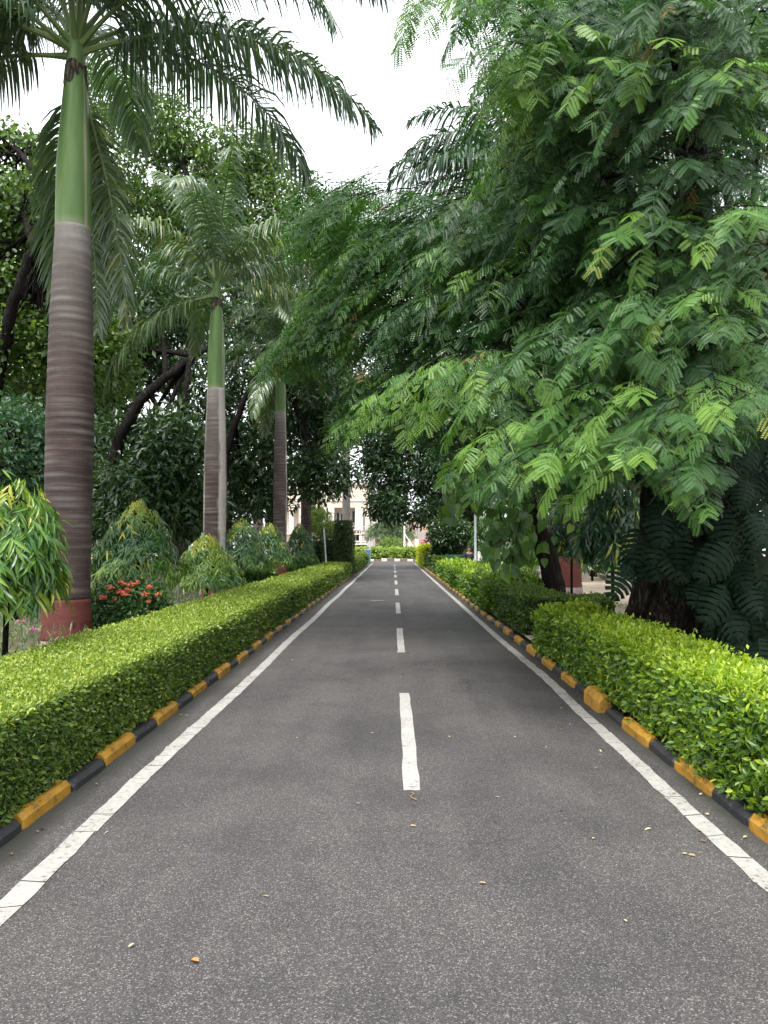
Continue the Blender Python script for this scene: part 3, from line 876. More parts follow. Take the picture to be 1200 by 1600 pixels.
BIG = [compound_leaf(1.0, n_, 10, 2, s) for s, n_ in ((1, 4), (2, 5), (3, 4), (4, 5))]
SML = [compound_leaf(1.0, 4, 8, 1, 5), compound_leaf(1.0, 3, 8, 1, 6)]
VF = []
for sd_ in (1, 2):
    g_ = Geo(); r_ = np.random.default_rng(sd_)
    for q_ in np.linspace(.3, .95, 4):
        for s1 in (-1, 1):
            a_ = math.radians(np.interp(q_, [.3, 1], [66, 38]) + r_.normal(0, 6)) * s1
            scatter(g_, DIAMOND, np.array([[0, q_, -.16 * q_ * q_]]), frames(np.array([[math.sin(a_), math.cos(a_), -.22]]), np.array([[s1 * .15, 0, 1.0]])), np.array([[.22, .42, .4]]), [0])
    VF.append((np.concatenate(g_.V), [np.concatenate([f for f, _ in g_.F])]))
MID = [compound_leaf(1.0, 4, 7, 0, 8), compound_leaf(1.0, 3, 7, 0, 9)]
FAR = [compound_leaf(1.0, 3, 5, 0, 7), compound_leaf(1.0, 3, 5, 0, 10)]

TX, TY = 3.62, 9.3
tree = thing('feathery_tree', 'huge feathery leaved tree on the right whose boughs arch over the road', 'tree', (TX, TY, .07))
# trunk: thick, fluted, flaring into roots
g = Geo()
zs = np.linspace(-.05, 4.2, 80)
k = 130
th = np.linspace(0, 2 * np.pi, k, endpoint=False)
V = []
for z in zs:
    f = z / 4.2
    r0 = np.interp(z, [-.05, .25, .8, 1.6, 3, 4.2], [1.0, .84, .70, .62, .58, .50])
    flute = .10 * np.sin(5 * th + 1.2 + .5 * z) * np.exp(-z * .55) + .05 * np.sin(9 * th + z) * np.exp(-z * .3) + .025 * np.sin(17 * th - z * 1.3)
    pts = np.stack([np.cos(th), np.sin(th), np.full(k, z)], 1)
    rr = r0 * (1 + flute + .035 * wob(pts * np.array([1.5, 1.5, 1.0]), 3.0, 4) + .03 * wob(pts * np.array([2.2, 2.2, .6]), 7.0, 6) + .018 * wob(pts * np.array([2.0, 2.0, 1.0]), 16.0, 8))
    V.append(np.stack([TX + rr * np.cos(th) + .06 * f, TY + rr * np.sin(th), .07 + np.full(k, z)], 1))
i, j = np.meshgrid(np.arange(len(zs) - 1), np.arange(k), indexing='ij')
g.add(np.array(V).reshape(-1, 3), np.stack([i * k + j, i * k + (j + 1) % k, (i + 1) * k + (j + 1) % k, (i + 1) * k + j], -1).reshape(-1, 4))
g.obj('trunk', M['bark_brown'], tree, True)

fork = np.array([TX, TY, 3.6])
limb_tips = [((2.4, 10.6, 5.6), (.4, 12.6, 6.4), (-1.6, 14.4, 6.3)), ((3.1, 8.7, 4.6), (2.5, 8.3, 4.9), (1.9, 8.0, 4.9)), ((3.1, 7.8, 5.4), (2.4, 6.6, 6.4), (1.7, 5.7, 6.8)),
             ((4.2, 7.8, 5.4), (4.4, 6.0, 6.4), (4.3, 4.6, 6.4)), ((3.5, 9.0, 6.2), (3.0, 8.4, 8.2), (2.5, 7.8, 9.2)), ((3.0, 11.0, 5.8), (2.4, 12.0, 6.8), (1.9, 12.8, 7.0)),
             ((4.8, 9.6, 5.6), (6.0, 9.2, 7.2), (7.0, 9.0, 7.8)), ((2.6, 10.6, 4.6), (1.5, 12.2, 5.2), (.5, 13.8, 5.2)), ((3.2, 8.4, 4.3), (2.7, 7.4, 4.4), (2.3, 6.6, 4.2)),
             ((3.8, 7.8, 4.4), (3.7, 6.4, 4.8), (3.4, 5.2, 4.6)), ((3.1, 9.8, 5.8), (2.3, 9.8, 6.8), (1.7, 9.9, 7.0)), ((4.6, 8.2, 4.8), (5.4, 7.0, 5.4), (6.0, 6.0, 5.2))]
g = Geo(); limb_pts = []
for lt in limb_tips:
    P = smooth_path([fork + np.array([0, 0, -.4])] + [np.array(q) for q in lt], 30)
    P[2:] += .05 * np.stack([wob(P[2:], 2.0, 70 + q_) for q_ in range(3)], 1)
    tube(g, P, np.linspace(.20, .018, 30) * np.r_[np.ones(8), np.linspace(1, .7, 22)], 8, .5, 0, .08)
    limb_pts.append(P[8:])
limb_all = np.concatenate(limb_pts)

# where boughs end, in photo pixels (u, v) and metres down the road
POLY = [(690, -60), (735, 40), (745, 110), (720, 190), (760, 250), (700, 320), (600, 345), (470, 315), (430, 340), (430, 390), (480, 410), (455, 500), (395, 555),
        (400, 590), (480, 575), (525, 610), (515, 695), (560, 680), (600, 640), (665, 700), (705, 735), (735, 775), (850, 765), (900, 775), (950, 735), (1010, 700),
        (1060, 760), (1120, 800), (1135, 700), (1230, 640), (1230, -60)]


def inside(px, py, poly):
    c = False; n = len(poly); j = n - 1
    for i in range(n):
        xi, yi = poly[i]; xj, yj = poly[j]
        if (yi > py) != (yj > py) and px < (xj - xi) * (py - yi) / (yj - yi) + xi: c = not c
        j = i
    return c


def depth_of(u): return float(np.interp(u, [390, 480, 560, 700, 850, 1000, 1230], [14.6, 13.2, 11.6, 9.2, 7.4, 6.3, 5.4]))


tips = []
for (u, v, d) in [(640, 575, 7.6), (590, 610, 8.0), (700, 560, 7.2), (600, 645, 8.2), (760, 600, 6.8), (830, 540, 6.6), (740, 690, 6.2), (800, 720, 5.8), (870, 700, 5.6), (720, 730, 6.4), (930, 690, 5.6),
                  (960, 740, 5.5), (1000, 480, 5.6), (1080, 460, 5.4), (1120, 500, 5.2), (930, 520, 6.0), (1060, 640, 5.1), (1120, 610, 5.0), (1000, 690, 5.2), (1080, 720, 5.0), (1050, 760, 4.9), (1100, 780, 4.9),
                  (1170, 620, 4.8), (1000, 600, 5.6), (880, 620, 6.2), (420, 570, 13.2), (450, 545, 13.0), (405, 560, 13.6), (520, 520, 11.6), (470, 470, 13.2), (450, 370, 14.0), (500, 350, 13.8),
                  (560, 370, 13.0), (530, 430, 12.6), (620, 480, 10.0), (540, 660, 11.2), (655, -30, 6.4), (690, -20, 6.4), (775, 60, 6.6), (785, 120, 7.0), (750, -10, 6.4), (800, 40, 6.6), (830, 120, 7.0), (800, 200, 7.6),
                  (760, 260, 8.4), (840, 300, 7.4), (880, 180, 7.0), (690, 380, 9.2), (740, 420, 8.6), (660, 350, 10.4), (950, 90, 6.4), (1040, 60, 6.0), (1150, 90, 5.6), (1000, 330, 6.0), (1170, 330, 5.2)]:
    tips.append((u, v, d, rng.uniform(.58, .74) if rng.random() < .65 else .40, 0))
while len(tips) < 640:
    u, v = (rng.uniform(395, 1230), rng.uniform(-60, 800)) if rng.random() < .68 else (rng.uniform(410, 720), rng.uniform(320, 700))
    if not inside(u, v, POLY): continue
    if 960 < u < 1120 and 150 < v < 300 and rng.random() < .75: continue
    lay = rng.choice([0, 1, 2, 3], p=[.26, .27, .26, .21])
    d = depth_of(u) + lay * 1.25 + rng.uniform(-.3, .5)
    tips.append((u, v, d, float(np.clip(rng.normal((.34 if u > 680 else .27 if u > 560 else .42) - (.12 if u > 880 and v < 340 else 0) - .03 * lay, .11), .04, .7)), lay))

LP, LD, LN, LT, LL, LS = [], [], [], [], [], []
for (u, v, d, tint, lay) in tips:
    tip = at(u, v, d)
    if tip[2] < 1.75: tip[2] = 1.75
    dist = np.linalg.norm(limb_all - tip, axis=1)
    lp = limb_all[rng.choice(np.argsort(dist + .4 * np.abs(dist - 1.3))[:9])]
    ax = tip - np.array([TX, TY, tip[2]])
    ax = nrm(ax + np.array([-.6, -1.0, 0]) * .5)
    start = tip - ax * rng.uniform(1.1, 1.7) + np.array([0, 0, rng.uniform(.1, .45)])
    P = smooth_path([lp, (lp + start) / 2 + rng.normal(0, .14, 3) + np.array([0, 0, .12]), start, (start + tip) / 2 + np.array([0, 0, .14]), tip], 26)
    short = np.linalg.norm(lp - start) < 1.4 and all(inside(q[0], q[1], POLY) for q in project(P))
    Q = P if short else P[13:]
    Q = Q[::2]; tube(g, Q, np.linspace(.016 if short else .010, .003, len(Q)), 4, .5, 0, cap=False)
    outer = P[13:]
    T = nrm(np.gradient(outer, axis=0))
    side = nrm(np.cross(T, [0, 0, 1.0]))
    m = len(outer)
    # side twigs
    specs = [(outer, 1.0)]
    for q in range(1, m - 1, 2):
        sg = 1 if (q // 2) % 2 else -1
        l_ = rng.uniform(.28, .55) * (1 - .4 * q / m)
        dv = nrm(T[q] * .75 + side[q] * sg * .8 + np.array([0, 0, rng.uniform(-.25, .1)]))
        tw = outer[q] + dv[None] * np.linspace(0, l_, 5)[:, None] + np.array([0, 0, -.12])[None] * (np.linspace(0, 1, 5)[:, None] ** 2)
        tube(g, tw[::2], np.linspace(.006, .002, 3), 3, .5, 0, cap=False)
        specs.append((tw, .9))
    for (tw, sc) in specs:
        nlv = 4 if len(tw) == 5 else 6
        tt = nrm(np.gradient(tw, axis=0))
        for q in np.linspace(.35, 1.0, nlv):
            ii = min(len(tw) - 1, int(q * (len(tw) - 1)))
            t_ = tt[ii]; s_ = nrm(np.cross(t_, [0, 0, 1.0]))
            sg = rng.choice([-1, 1])
            dd = nrm(t_ * (1.1 if q > .95 else .6) + s_ * sg * (.2 if q > .95 else .8) + np.array([0, 0, rng.uniform(-.38, .05)]))
            LP.append(tw[ii]); LD.append(dd); LN.append(nrm(np.array([0, -.18, 1.0]) + rng.normal(0, .22, 3)))
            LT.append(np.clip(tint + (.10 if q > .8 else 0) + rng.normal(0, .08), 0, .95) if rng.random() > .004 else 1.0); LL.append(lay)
            LS.append(rng.triangular(.17, .34, .42) * float(np.clip(d / 6.6, .72, 1.0)))
g.obj('branch', M['bark_dark'], tree, True)
LP, LD, LN, LT, LL, LS = map(np.array, (LP, LD, LN, LT, LL, LS))
pt = project(LP + LD * LS[:, None] * .9)
def ring_ok(u, v):
    if v < 330 and u < 800: return True
    return inside(u, v - 8, POLY) or inside(u + 12, v - 14, POLY)
keep = np.array([ring_ok(u, v) for u, v in pt[:, :2]]) | (pt[:, 2] < .5)
LP, LD, LN, LT, LL, LS = LP[keep], LD[keep], LN[keep], LT[keep], LL[keep], LS[keep]
LR = frames(LD, LN)
pr = project(LP + LD * .2)
size = LS / np.maximum(pr[:, 2], .5)
vis = (pr[:, 0] > -20) & (pr[:, 0] < 1220) & (pr[:, 1] > -20) & (pr[:, 1] < 900) & (LL == 0)
order = np.argsort(-(size * vis))
one = order[:300]
rest = order[300:]
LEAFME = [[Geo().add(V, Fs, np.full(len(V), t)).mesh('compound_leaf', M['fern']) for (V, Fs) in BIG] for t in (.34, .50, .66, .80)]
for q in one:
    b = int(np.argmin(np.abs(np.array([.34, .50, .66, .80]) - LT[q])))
    o = mesh_obj('leaf', LEAFME[b][int(rng.integers(4))], tree)
    mw = Matrix.Identity(4)
    for a_ in range(3):
        for b_ in range(3): mw[a_][b_] = float(LR[q][a_][b_] * LS[q])
        mw[a_][3] = float(LP[q][a_] - tree.location[a_])
    o.matrix_local = mw
g = Geo()
dz_, ly_ = pr[rest, 2], LL[rest]
near = (dz_ < 7.3) & (ly_ == 0); far = (dz_ > 9.6) | (ly_ >= 2)
vf = far & (ly_ >= 1) & (rng.random(len(rest)) < .85)
for grp, tps in ((rest[near], SML), (rest[~near & ~far], MID), (rest[~near & far & ~vf], FAR), (rest[~near & vf], VF)):
    pick = rng.integers(len(tps), size=len(grp))
    for ti, tp in enumerate(tps):
        s_ = grp[pick == ti]
        scatter(g, tp, LP[s_], LR[s_], LS[s_], LT[s_])
tag(g.obj('foliage', M['fern'], tree), kind='stuff')

# ------------------------------------------------------------------ other trees


def blob_points(c, r, n, hollow=.45):
    d = unit(n)
    q = hollow + (1 - hollow) * rng.random(n) ** .6
    return np.asarray(c) + d * q[:, None] * np.asarray(r)


def clumps(g, C, per, rad, size, mat=0, tpl=DIAM2, tint=.4, tvar=.13, droop=.2, up=.6, cl_var=.12, out=None, top_bonus=.0):
    n = len(C)
    cc = np.repeat(C, per, 0)
    d = unit(n * per); d[:, 2] -= droop
    d = nrm(d)
    P = cc + d * (rad * rng.random((n * per, 1)) ** .7)
    dirs = nrm(d + rng.normal(0, .35, d.shape) + np.array([0, 0, -droop]))
    nn = nrm(np.tile([0, 0, up], (n * per, 1)) + rng.normal(0, .5, d.shape) + d * .3)
    t = np.repeat(tint + rng.normal(0, cl_var, n), per) + rng.normal(0, tvar, n * per)
    t += top_bonus * (rng.random(n * per) < .12)
    scatter(g, tpl, P, frames(dirs, nn), size * rng.uniform(.7, 1.25, n * per), np.clip(t, 0, 1), mat)


def tree_thing(name, label, base, trunk, blobs, mat, bark, leaf, per=10, rad=.25, tpl=DIAM2, tint=.4, tr=(.22, .06), cat='tree', group=None, droop=.2, limbs=True, cl_var=.12, hollow=.45, twigs=.2, kind_leaf=True):
    root = thing(name, label, cat, base, group)
    g = Geo()
    tp = smooth_path([np.array(base)] + [np.array(q) for q in trunk], 24)
    tp[3:-1] += rng.normal(0, .02, tp[3:-1].shape)
    tube(g, tp, np.linspace(tr[0], tr[1], 24) * np.r_[1.35, 1.15, np.ones(22)], 12, .5, 0, .1)
    gl = Geo()
    for b in blobs:
        c, r, n = np.array(b[0], float), np.array(b[1], float), b[2]
        t_ = b[3] if len(b) > 3 else tint
        C = blob_points(c, r, n, hollow)
        C = C[C[:, 2] > .3]
        keep = wob(C, 1.6 / max(r.mean(), .6) * 1.6, 31) > -.42               # gaps where light comes through
        C = C[keep]
        clumps(gl, C, per, rad, leaf, 0, tpl, t_, droop=droop, cl_var=cl_var)
        if limbs:
            j = int(np.clip(len(tp) * rng.uniform(.5, .98), 0, len(tp) - 1))
            a = tp[j]
            mid = (a + c) / 2 + np.array([0, 0, .12 * np.linalg.norm(c - a)]) + rng.normal(0, .15, 3)
            lp = smooth_path([a, mid, c], 12)
            tube(g, lp, np.linspace(max(tr[1], tr[0] * .4), .02, 12), 7, .5, 0, .08)
            for q in C[rng.random(len(C)) < twigs * min(1, 60 / max(len(C), 1))]:
                w = lp[int(rng.integers(4, 12))]
                tube(g, smooth_path([w, (w + q) / 2 + rng.normal(0, .12, 3), q], 6), np.linspace(.028, .008, 6), 5, .5, 0, cap=False)
    g.obj('trunk', bark, root, True)
    tag(gl.obj('crown', mat, root), kind='stuff')
    return root


def B(u, v, d, ru, rv, rd, n, *t):
    """crown lobe centred on photo pixel (u, v) at distance d, half sizes in photo pixels ru, rv and metres rd"""
    return (at(u, v, d), (ru * d / 1200, rd, rv * d / 1200), n) + t


# fresh green tree on the far left behind the first palm
b0 = at(-20, 850, 17); b0[2] = .07
tree_thing('leafy_tree', 'fresh light green tree with forked dark branches at the left edge behind the first palm', b0,
           [at(-10, 640, 16.4), at(15, 500, 15.8), at(45, 400, 15.6), at(85, 320, 15.8)],
           [B(20, 330, 17, 90, 60, 1.2, 300), B(-30, 430, 17.5, 80, 70, 1.5, 300), B(60, 450, 17.6, 70, 70, 1.4, 260), B(30, 560, 17.2, 90, 60, 1.4, 340), B(-20, 250, 18, 120, 60, 1.5, 260), B(150, 560, 18.5, 70, 70, 1.5, 220), B(60, 520, 16.6, 60, 40, .8, 150)],
           M['lime_tree'], M['bark_dark'], .13, 12, .26, ROUND6, .40, (.2, .05), twigs=.6)
b0 = at(20, 850, 14.5); b0[2] = .07
tree_thing('bushy_shrub', 'tall bluish green bush at the left edge below the light green tree', b0, [at(18, 780, 14.5), at(20, 700, 14.5)],
           [B(15, 690, 14.5, 75, 70, 1.2, 420), B(60, 730, 14.8, 50, 60, .9, 220), B(-40, 740, 14.6, 60, 80, .9, 220)], M['blue_bush'], M['bark_dark'], .12, 11, .2, LEAF6, .55, (.1, .04), cat='shrub')
# rubber trees forming the dark wall behind the left palms
b0 = at(160, 885, 23); b0[2] = .07
tree_thing('rubber_tree', 'dark glossy rubber tree with a thick trunk bending right, between the first two palms', b0,
           [at(168, 780, 23), at(185, 690, 23), at(230, 615, 23), at(290, 568, 23.4), at(330, 540, 24)],
           [B(190, 560, 25, 90, 60, 1.6, 420), B(240, 480, 25, 100, 60, 1.8, 420), B(210, 700, 24.6, 80, 70, 1.6, 420), B(270, 690, 22.4, 60, 60, 1.0, 260, .5), B(225, 770, 22.6, 80, 60, 1.2, 420, .5), B(180, 820, 23, 60, 40, 1.0, 200), B(290, 790, 23.4, 60, 60, 1.2, 300), B(330, 470, 26, 80, 80, 2, 340), B(140, 640, 25.4, 60, 90, 1.2, 300)],
           M['rubber'], M['bark_dark'], .26, 9, .32, DIAM2, .52, (.24, .09), hollow=.3)
b0 = at(352, 880, 31); b0[2] = .07
tree_thing('rubber_tree', 'dark spreading tree with forked black limbs behind the second and third palms', b0,
           [at(355, 790, 31), at(352, 720, 31), at(372, 650, 31), at(395, 590, 31), at(420, 540, 31)],
           [B(330, 600, 32.5, 80, 60, 2, 340), B(410, 560, 32.5, 90, 60, 2, 380), B(480, 600, 32, 80, 70, 2, 380), B(400, 700, 33, 70, 60, 2, 340), B(470, 690, 33, 70, 60, 1.6, 320), B(500, 740, 31, 60, 40, 1.2, 240), B(395, 770, 33, 70, 50, 1.6, 320), B(330, 720, 33, 60, 80, 1.6, 300), B(520, 650, 32, 40, 60, 1.2, 200), B(440, 480, 33, 90, 60, 2, 300)],
           M['rubber'], M['bark_dark'], .30, 9, .36, DIAM2, .48, (.22, .08), hollow=.3)
b0 = at(280, 870, 37); b0[2] = .07
tree_thing('tall_tree', 'tall open crowned tree whose top shows above the second palm', b0,
           [at(285, 700, 37), at(290, 500, 37), at(300, 330, 37), at(310, 230, 37)],
           [B(240, 200, 37, 90, 60, 2, 360), B(330, 250, 37, 90, 60, 2, 340), B(200, 290, 37, 90, 60, 2, 300), B(400, 250, 38, 60, 50, 2, 240), B(290, 330, 37, 100, 50, 2.4, 340), B(430, 320, 38, 90, 60, 2.4, 340), B(180, 150, 38, 70, 50, 2, 240), B(380, 390, 38, 100, 60, 2.4, 340), B(220, 400, 38, 90, 70, 2, 300)],
           M['lime_tree'], M['bark_grey'], .32, 10, .45, DIAM2, .34, (.4, .12), hollow=.25)
b0 = at(545, 865, 62); b0[2] = 0
tree_thing('feathery_tree', 'far pale feathery tree rising between the palms and the sky', (-14, 78, .07),
           [at(420, 600, 78), at(450, 450, 78), at(480, 380, 78)],
           [B(470, 390, 78, 100, 60, 4, 420), B(560, 370, 78, 70, 50, 4, 340), B(620, 350, 76, 60, 45, 4, 260), B(540, 440, 78, 110, 60, 4, 420), B(420, 470, 78, 90, 70, 4, 300)],
           M['fern'], M['bark_grey'], .45, 9, .8, LONG, .42, (.5, .15), hollow=.2)
for (lab_, u_, d_, bl_) in [('broad dark tree filling the gap between the first two palms behind the rubber tree', 120, 30, [(60, 620, 30, 110, 90, 2.4, 420), (130, 470, 31, 110, 80, 2.4, 420), (200, 560, 31, 90, 80, 2, 340), (90, 350, 32, 110, 70, 2.4, 340), (130, 780, 29, 120, 80, 2, 400), (30, 760, 28, 100, 80, 2, 340)]),
                            ('broad dark tree behind the third and fourth palms beyond the forked limbs', 420, 44, [(360, 480, 44, 100, 80, 3, 420), (460, 520, 44, 90, 80, 3, 420), (300, 420, 44, 90, 70, 3, 340), (520, 580, 44, 50, 80, 2.4, 280), (420, 640, 45, 110, 80, 3, 420), (330, 790, 43, 90, 50, 2.4, 300), (450, 430, 45, 90, 60, 3, 340)])]:
    b0 = at(u_, 860, d_); b0[2] = .07
    tree_thing('dark_tree', lab_, b0, [at(u_ + 4, 760, d_), at(u_, 640, d_), at(u_ + 8, 540, d_)], [B(*q_) for q_ in bl_], M['rubber'], M['bark_dark'], .36, 10, .45, DIAM2, .5, (.34, .12), hollow=.2)
# dark tree leaning over the far end of the road from the right
tree_thing('dark_tree', 'dark dense tree overhanging the far end of the road from the right side', (4.4, 46, .07),
           [at(735, 780, 46), at(715, 700, 46), at(690, 640, 46)],
           [B(640, 700, 46, 75, 70, 2.6, 560), B(600, 740, 46, 45, 50, 2, 300), B(690, 740, 46, 60, 60, 2.2, 420), B(640, 785, 45, 60, 35, 1.6, 340), B(590, 690, 46, 50, 60, 2, 300), B(700, 650, 46, 80, 70, 2.6, 420), B(610, 620, 47, 80, 60, 2.6, 380), B(600, 790, 45, 35, 25, 1.2, 140), B(690, 800, 45, 50, 26, 1.4, 240), B(560, 640, 47, 40, 50, 2, 200)],
           M['rubber'], M['bark_dark'], .30, 10, .40, DIAM2, .45, (.3, .1), hollow=.3)
for (label, x, y, z, r, n, mat, t) in [
        ('dense shade tree deep in the right yard behind the big trunk', 9.5, 22, 5.4, 3.6, 1500, 'rubber', .35),
        ('dense shade tree farther back in the right yard beyond the palm', 9.0, 34, 5.6, 4.2, 1500, 'rubber', .42),
        ('dark shade tree close behind the big trunk at the right edge', 9.6, 14.5, 4.2, 3.2, 1300, 'rubber', .35),
        ('dark tree behind the bench in the right yard', 6.2, 44, 5.0, 3.6, 1300, 'rubber', .45)]:
    tree_thing('shade_tree', label, (x, y, .07), [(x + .1, y, 1.8), (x - .1, y + .2, 3.4), (x, y, z)],
               [((x + math.cos(a) * r * .6, y + math.sin(a) * r * .5, z + dz), (r * .6, r * .6, r * .5), n // 5) for a, dz in ((0, 0), (1.3, 1.4), (2.5, -.4), (3.8, 1.0), (5.1, -.2))],
               M[mat], M['bark_dark'], .28, 10, .4, DIAM2, t, (.28, .1), hollow=.3)
tree_thing('shade_tree', 'dark tree filling the space behind the feathery tree at the upper right', (7.2, 14.5, .07), [(7.2, 14.5, 2), (7.0, 14.3, 4.5), (6.6, 14, 6.5)],
           [B(1130, 420, 13.5, 110, 90, 1.4, 520), B(1190, 150, 13.5, 90, 130, 1.4, 420), B(930, 320, 14.5, 110, 90, 1.4, 520), B(880, 130, 14.5, 90, 110, 1.2, 420), B(1000, 20, 14, 120, 80, 1.4, 420), B(1030, 520, 14, 120, 80, 1.4, 420), B(850, 480, 15, 110, 90, 1.4, 420)],
           M['rubber'], M['bark_dark'], .2, 9, .3, DIAM2, .35, (.24, .09), hollow=.2)
# woods that close the view behind everything
tag((lambda g: (clumps(g, np.concatenate([blob_points((x, y, 4 + rng.uniform(-1, 3)), (5, 3, 5), 260, .3) for x, y in
     [(-34, 48), (-27, 50), (-20, 52), (-14, 50), (-40, 36), (-30, 40), (-22, 42), (13, 62), (20, 56), (28, 50), (16, 44), (22, 36), (30, 40), (18, 28)]]), 8, .6, .5, 0, DIAMOND, .4, droop=.2), g)[1])(Geo()).obj('distant_wood', M['rubber']), 'belt of dark trees closing the view behind the garden', 'wood', kind='stuff')

# ------------------------------------------------------------------ weeping ashoka shrubs and other planted shrubs
ASH_T = (.18, .34, .48, .62, .80)
ASHME = [Geo().add(LONGV[0], [f for f in LONGV[1]], np.full(len(LONGV[0]), t)).mesh('ashoka_leaf', M['ashoka']) for t in ASH_T]


def ashoka(label, x, y, z0, z1, R, n, leaf=.2, top=.85, mid=.25, low=.6, parts=0, stem=.035, expo=.75, group='weeping ashoka shrubs in the garden bed', zb=.07, bark='bark_dark', shape=None):
    root = thing('weeping_shrub', label, 'shrub', (x, y, zb), group)
    g = Geo()
    tube(g, smooth_path([(x, y, zb - .02), (x + .02, y, (z0 + z1) / 2), (x, y, z1 - .1)], 10), np.linspace(stem, .012, 10), 8, .5, 0, .06)
    H = z1 - z0
    t = rng.random(n) ** .72
    az = rng.uniform(0, 2 * np.pi, n)
    lay = np.abs(rng.normal(0, .16, n))
    prof = R * np.clip(t, .02, 1) ** expo * (1 + .10 * np.sin(az * 3 + 1) + .08 * np.sin(az * 5 + t * 9)) if shape is None else R * np.interp(t, *shape) * (1 + .12 * np.sin(az * 3 + t * 5))
    tier = .04 * np.sin(t * 34 + az * 2)
    rr = prof * np.clip(1 - lay, .25, 1) + tier * .6
    out = np.stack([np.cos(az), np.sin(az), np.zeros(n)], 1)
    P = np.stack([x + rr * np.cos(az), y + rr * np.sin(az), z1 - t * H + .03 * rng.normal(size=n)], 1)
    # leaves hang in two ranks along short arching twigs
    tw = rng.integers(0, max(1, n // 7), n)
    nt_ = max(1, n // 7)
    t0 = rng.random(nt_) ** .72; az0 = rng.uniform(0, 2 * np.pi, nt_); lay0 = np.abs(rng.normal(0, .15, nt_))
    t, az, lay = t0[tw], az0[tw], lay0[tw]
    pr0 = (R * np.clip(t, .02, 1) ** expo if shape is None else R * np.interp(t, *shape)) * (1 + .13 * np.sin(az * 3 + t * 6) + .08 * np.sin(az * 5 + t * 11))
    out = np.stack([np.cos(az), np.sin(az), np.zeros(n)], 1)
    tang = np.stack([-np.sin(az), np.cos(az), np.zeros(n)], 1)
    swing = rng.uniform(-.7, .7, nt_)[tw]
    lift = rng.uniform(.05, .6, nt_)[tw]
    tdir = nrm(out * lift[:, None] + tang * swing[:, None] * .8 + np.array([0, 0, -.75]))
    u_ = rng.random(n)
    tl = leaf * 1.15
    rr = pr0 * np.clip(1 - lay, .25, 1)
    P = np.stack([x + rr * np.cos(az), y + rr * np.sin(az), z1 - t * H], 1) + tdir * ((u_ - .55) * tl)[:, None] + rng.normal(0, .012, (n, 3))
    sd_ = rng.choice([-1.0, 1.0], n)
    sv = nrm(np.cross(tdir, out))
    d = nrm(tdir * .55 + sv * (sd_ * rng.uniform(.25, .95, n))[:, None] + out * rng.uniform(-.05, .35, n)[:, None] + np.array([0, 0, -.55]) + rng.normal(0, .10, (n, 3)))
    nn = nrm(out + np.array([0, 0, .6]) + rng.normal(0, .30, (n, 3)))
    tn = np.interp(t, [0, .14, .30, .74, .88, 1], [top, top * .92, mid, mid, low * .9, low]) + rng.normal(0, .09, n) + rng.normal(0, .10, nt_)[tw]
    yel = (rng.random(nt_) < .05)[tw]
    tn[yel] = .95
    tn = np.clip(tn, .02, 1)
    sc = leaf * rng.uniform(.7, 1.2, n) * np.clip(.7 + t * .5, .7, 1.05)
    Rm = frames(d, nn)
    idx = np.arange(n)
    if parts:
        pp = project(P)
        score = -np.linalg.norm(P - CAMP, axis=1) - 3 * lay * 0 + 0
        ok = (pp[:, 0] > -10)
        order = np.argsort(-(score - 100 * (~ok)))
        pick = order[:parts]
        for q in pick:
            b = int(np.argmin(np.abs(np.array(ASH_T) - tn[q])))
            o = mesh_obj('leaf', ASHME[b], root)
            mw = Matrix.Identity(4)
            for a_ in range(3):
                for b_ in range(3): mw[a_][b_] = float(Rm[q][a_][b_] * sc[q] * (1.0 if b_ == 0 else 1))
                mw[a_][3] = float(P[q][a_] - root.location[a_])
            o.matrix_local = mw
        idx = order[parts:]
    gl = Geo()
    scatter(gl, LONG if not parts else LONGV, P[idx], Rm[idx], sc[idx], tn[idx])
    # twigs the tiers hang from
    for a in rng.uniform(0, 6.28, 26):
        tq = rng.uniform(.08, .9)
        e = np.array([x + math.cos(a) * R * tq ** expo * .85, y + math.sin(a) * R * tq ** expo * .85, z1 - tq * H])
        tube(g, smooth_path([(x, y, e[2] + .12), (np.array([x, y, e[2] + .16]) + e) / 2, e], 5), np.linspace(.012, .005, 5), 4, .5, 0, cap=False)
    g.obj('stem', M[bark], root, True)
    tag(gl.obj('foliage', M['ashoka'], root), kind='stuff')
    return root


q = at(8, 960, 7.0)
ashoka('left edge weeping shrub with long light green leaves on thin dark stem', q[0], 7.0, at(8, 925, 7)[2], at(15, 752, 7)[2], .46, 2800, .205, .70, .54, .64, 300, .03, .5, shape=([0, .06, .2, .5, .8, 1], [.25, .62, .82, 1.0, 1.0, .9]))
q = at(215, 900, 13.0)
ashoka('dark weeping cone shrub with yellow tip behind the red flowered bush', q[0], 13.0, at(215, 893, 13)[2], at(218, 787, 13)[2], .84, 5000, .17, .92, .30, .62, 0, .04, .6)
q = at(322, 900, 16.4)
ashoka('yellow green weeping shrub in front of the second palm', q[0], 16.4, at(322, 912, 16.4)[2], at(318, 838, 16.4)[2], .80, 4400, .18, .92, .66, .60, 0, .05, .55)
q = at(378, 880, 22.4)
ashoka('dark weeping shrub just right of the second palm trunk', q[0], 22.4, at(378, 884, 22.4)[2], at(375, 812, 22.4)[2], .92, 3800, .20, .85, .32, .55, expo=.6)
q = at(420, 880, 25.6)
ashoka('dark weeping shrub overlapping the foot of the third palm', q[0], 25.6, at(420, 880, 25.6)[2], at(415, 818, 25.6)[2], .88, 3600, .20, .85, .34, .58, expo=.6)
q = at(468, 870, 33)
ashoka('small dark weeping shrub at the foot of the fourth palm', q[0], 33, at(468, 875, 33)[2], at(460, 820, 33)[2], .86, 3000, .22, .7, .28, .5, expo=.6)
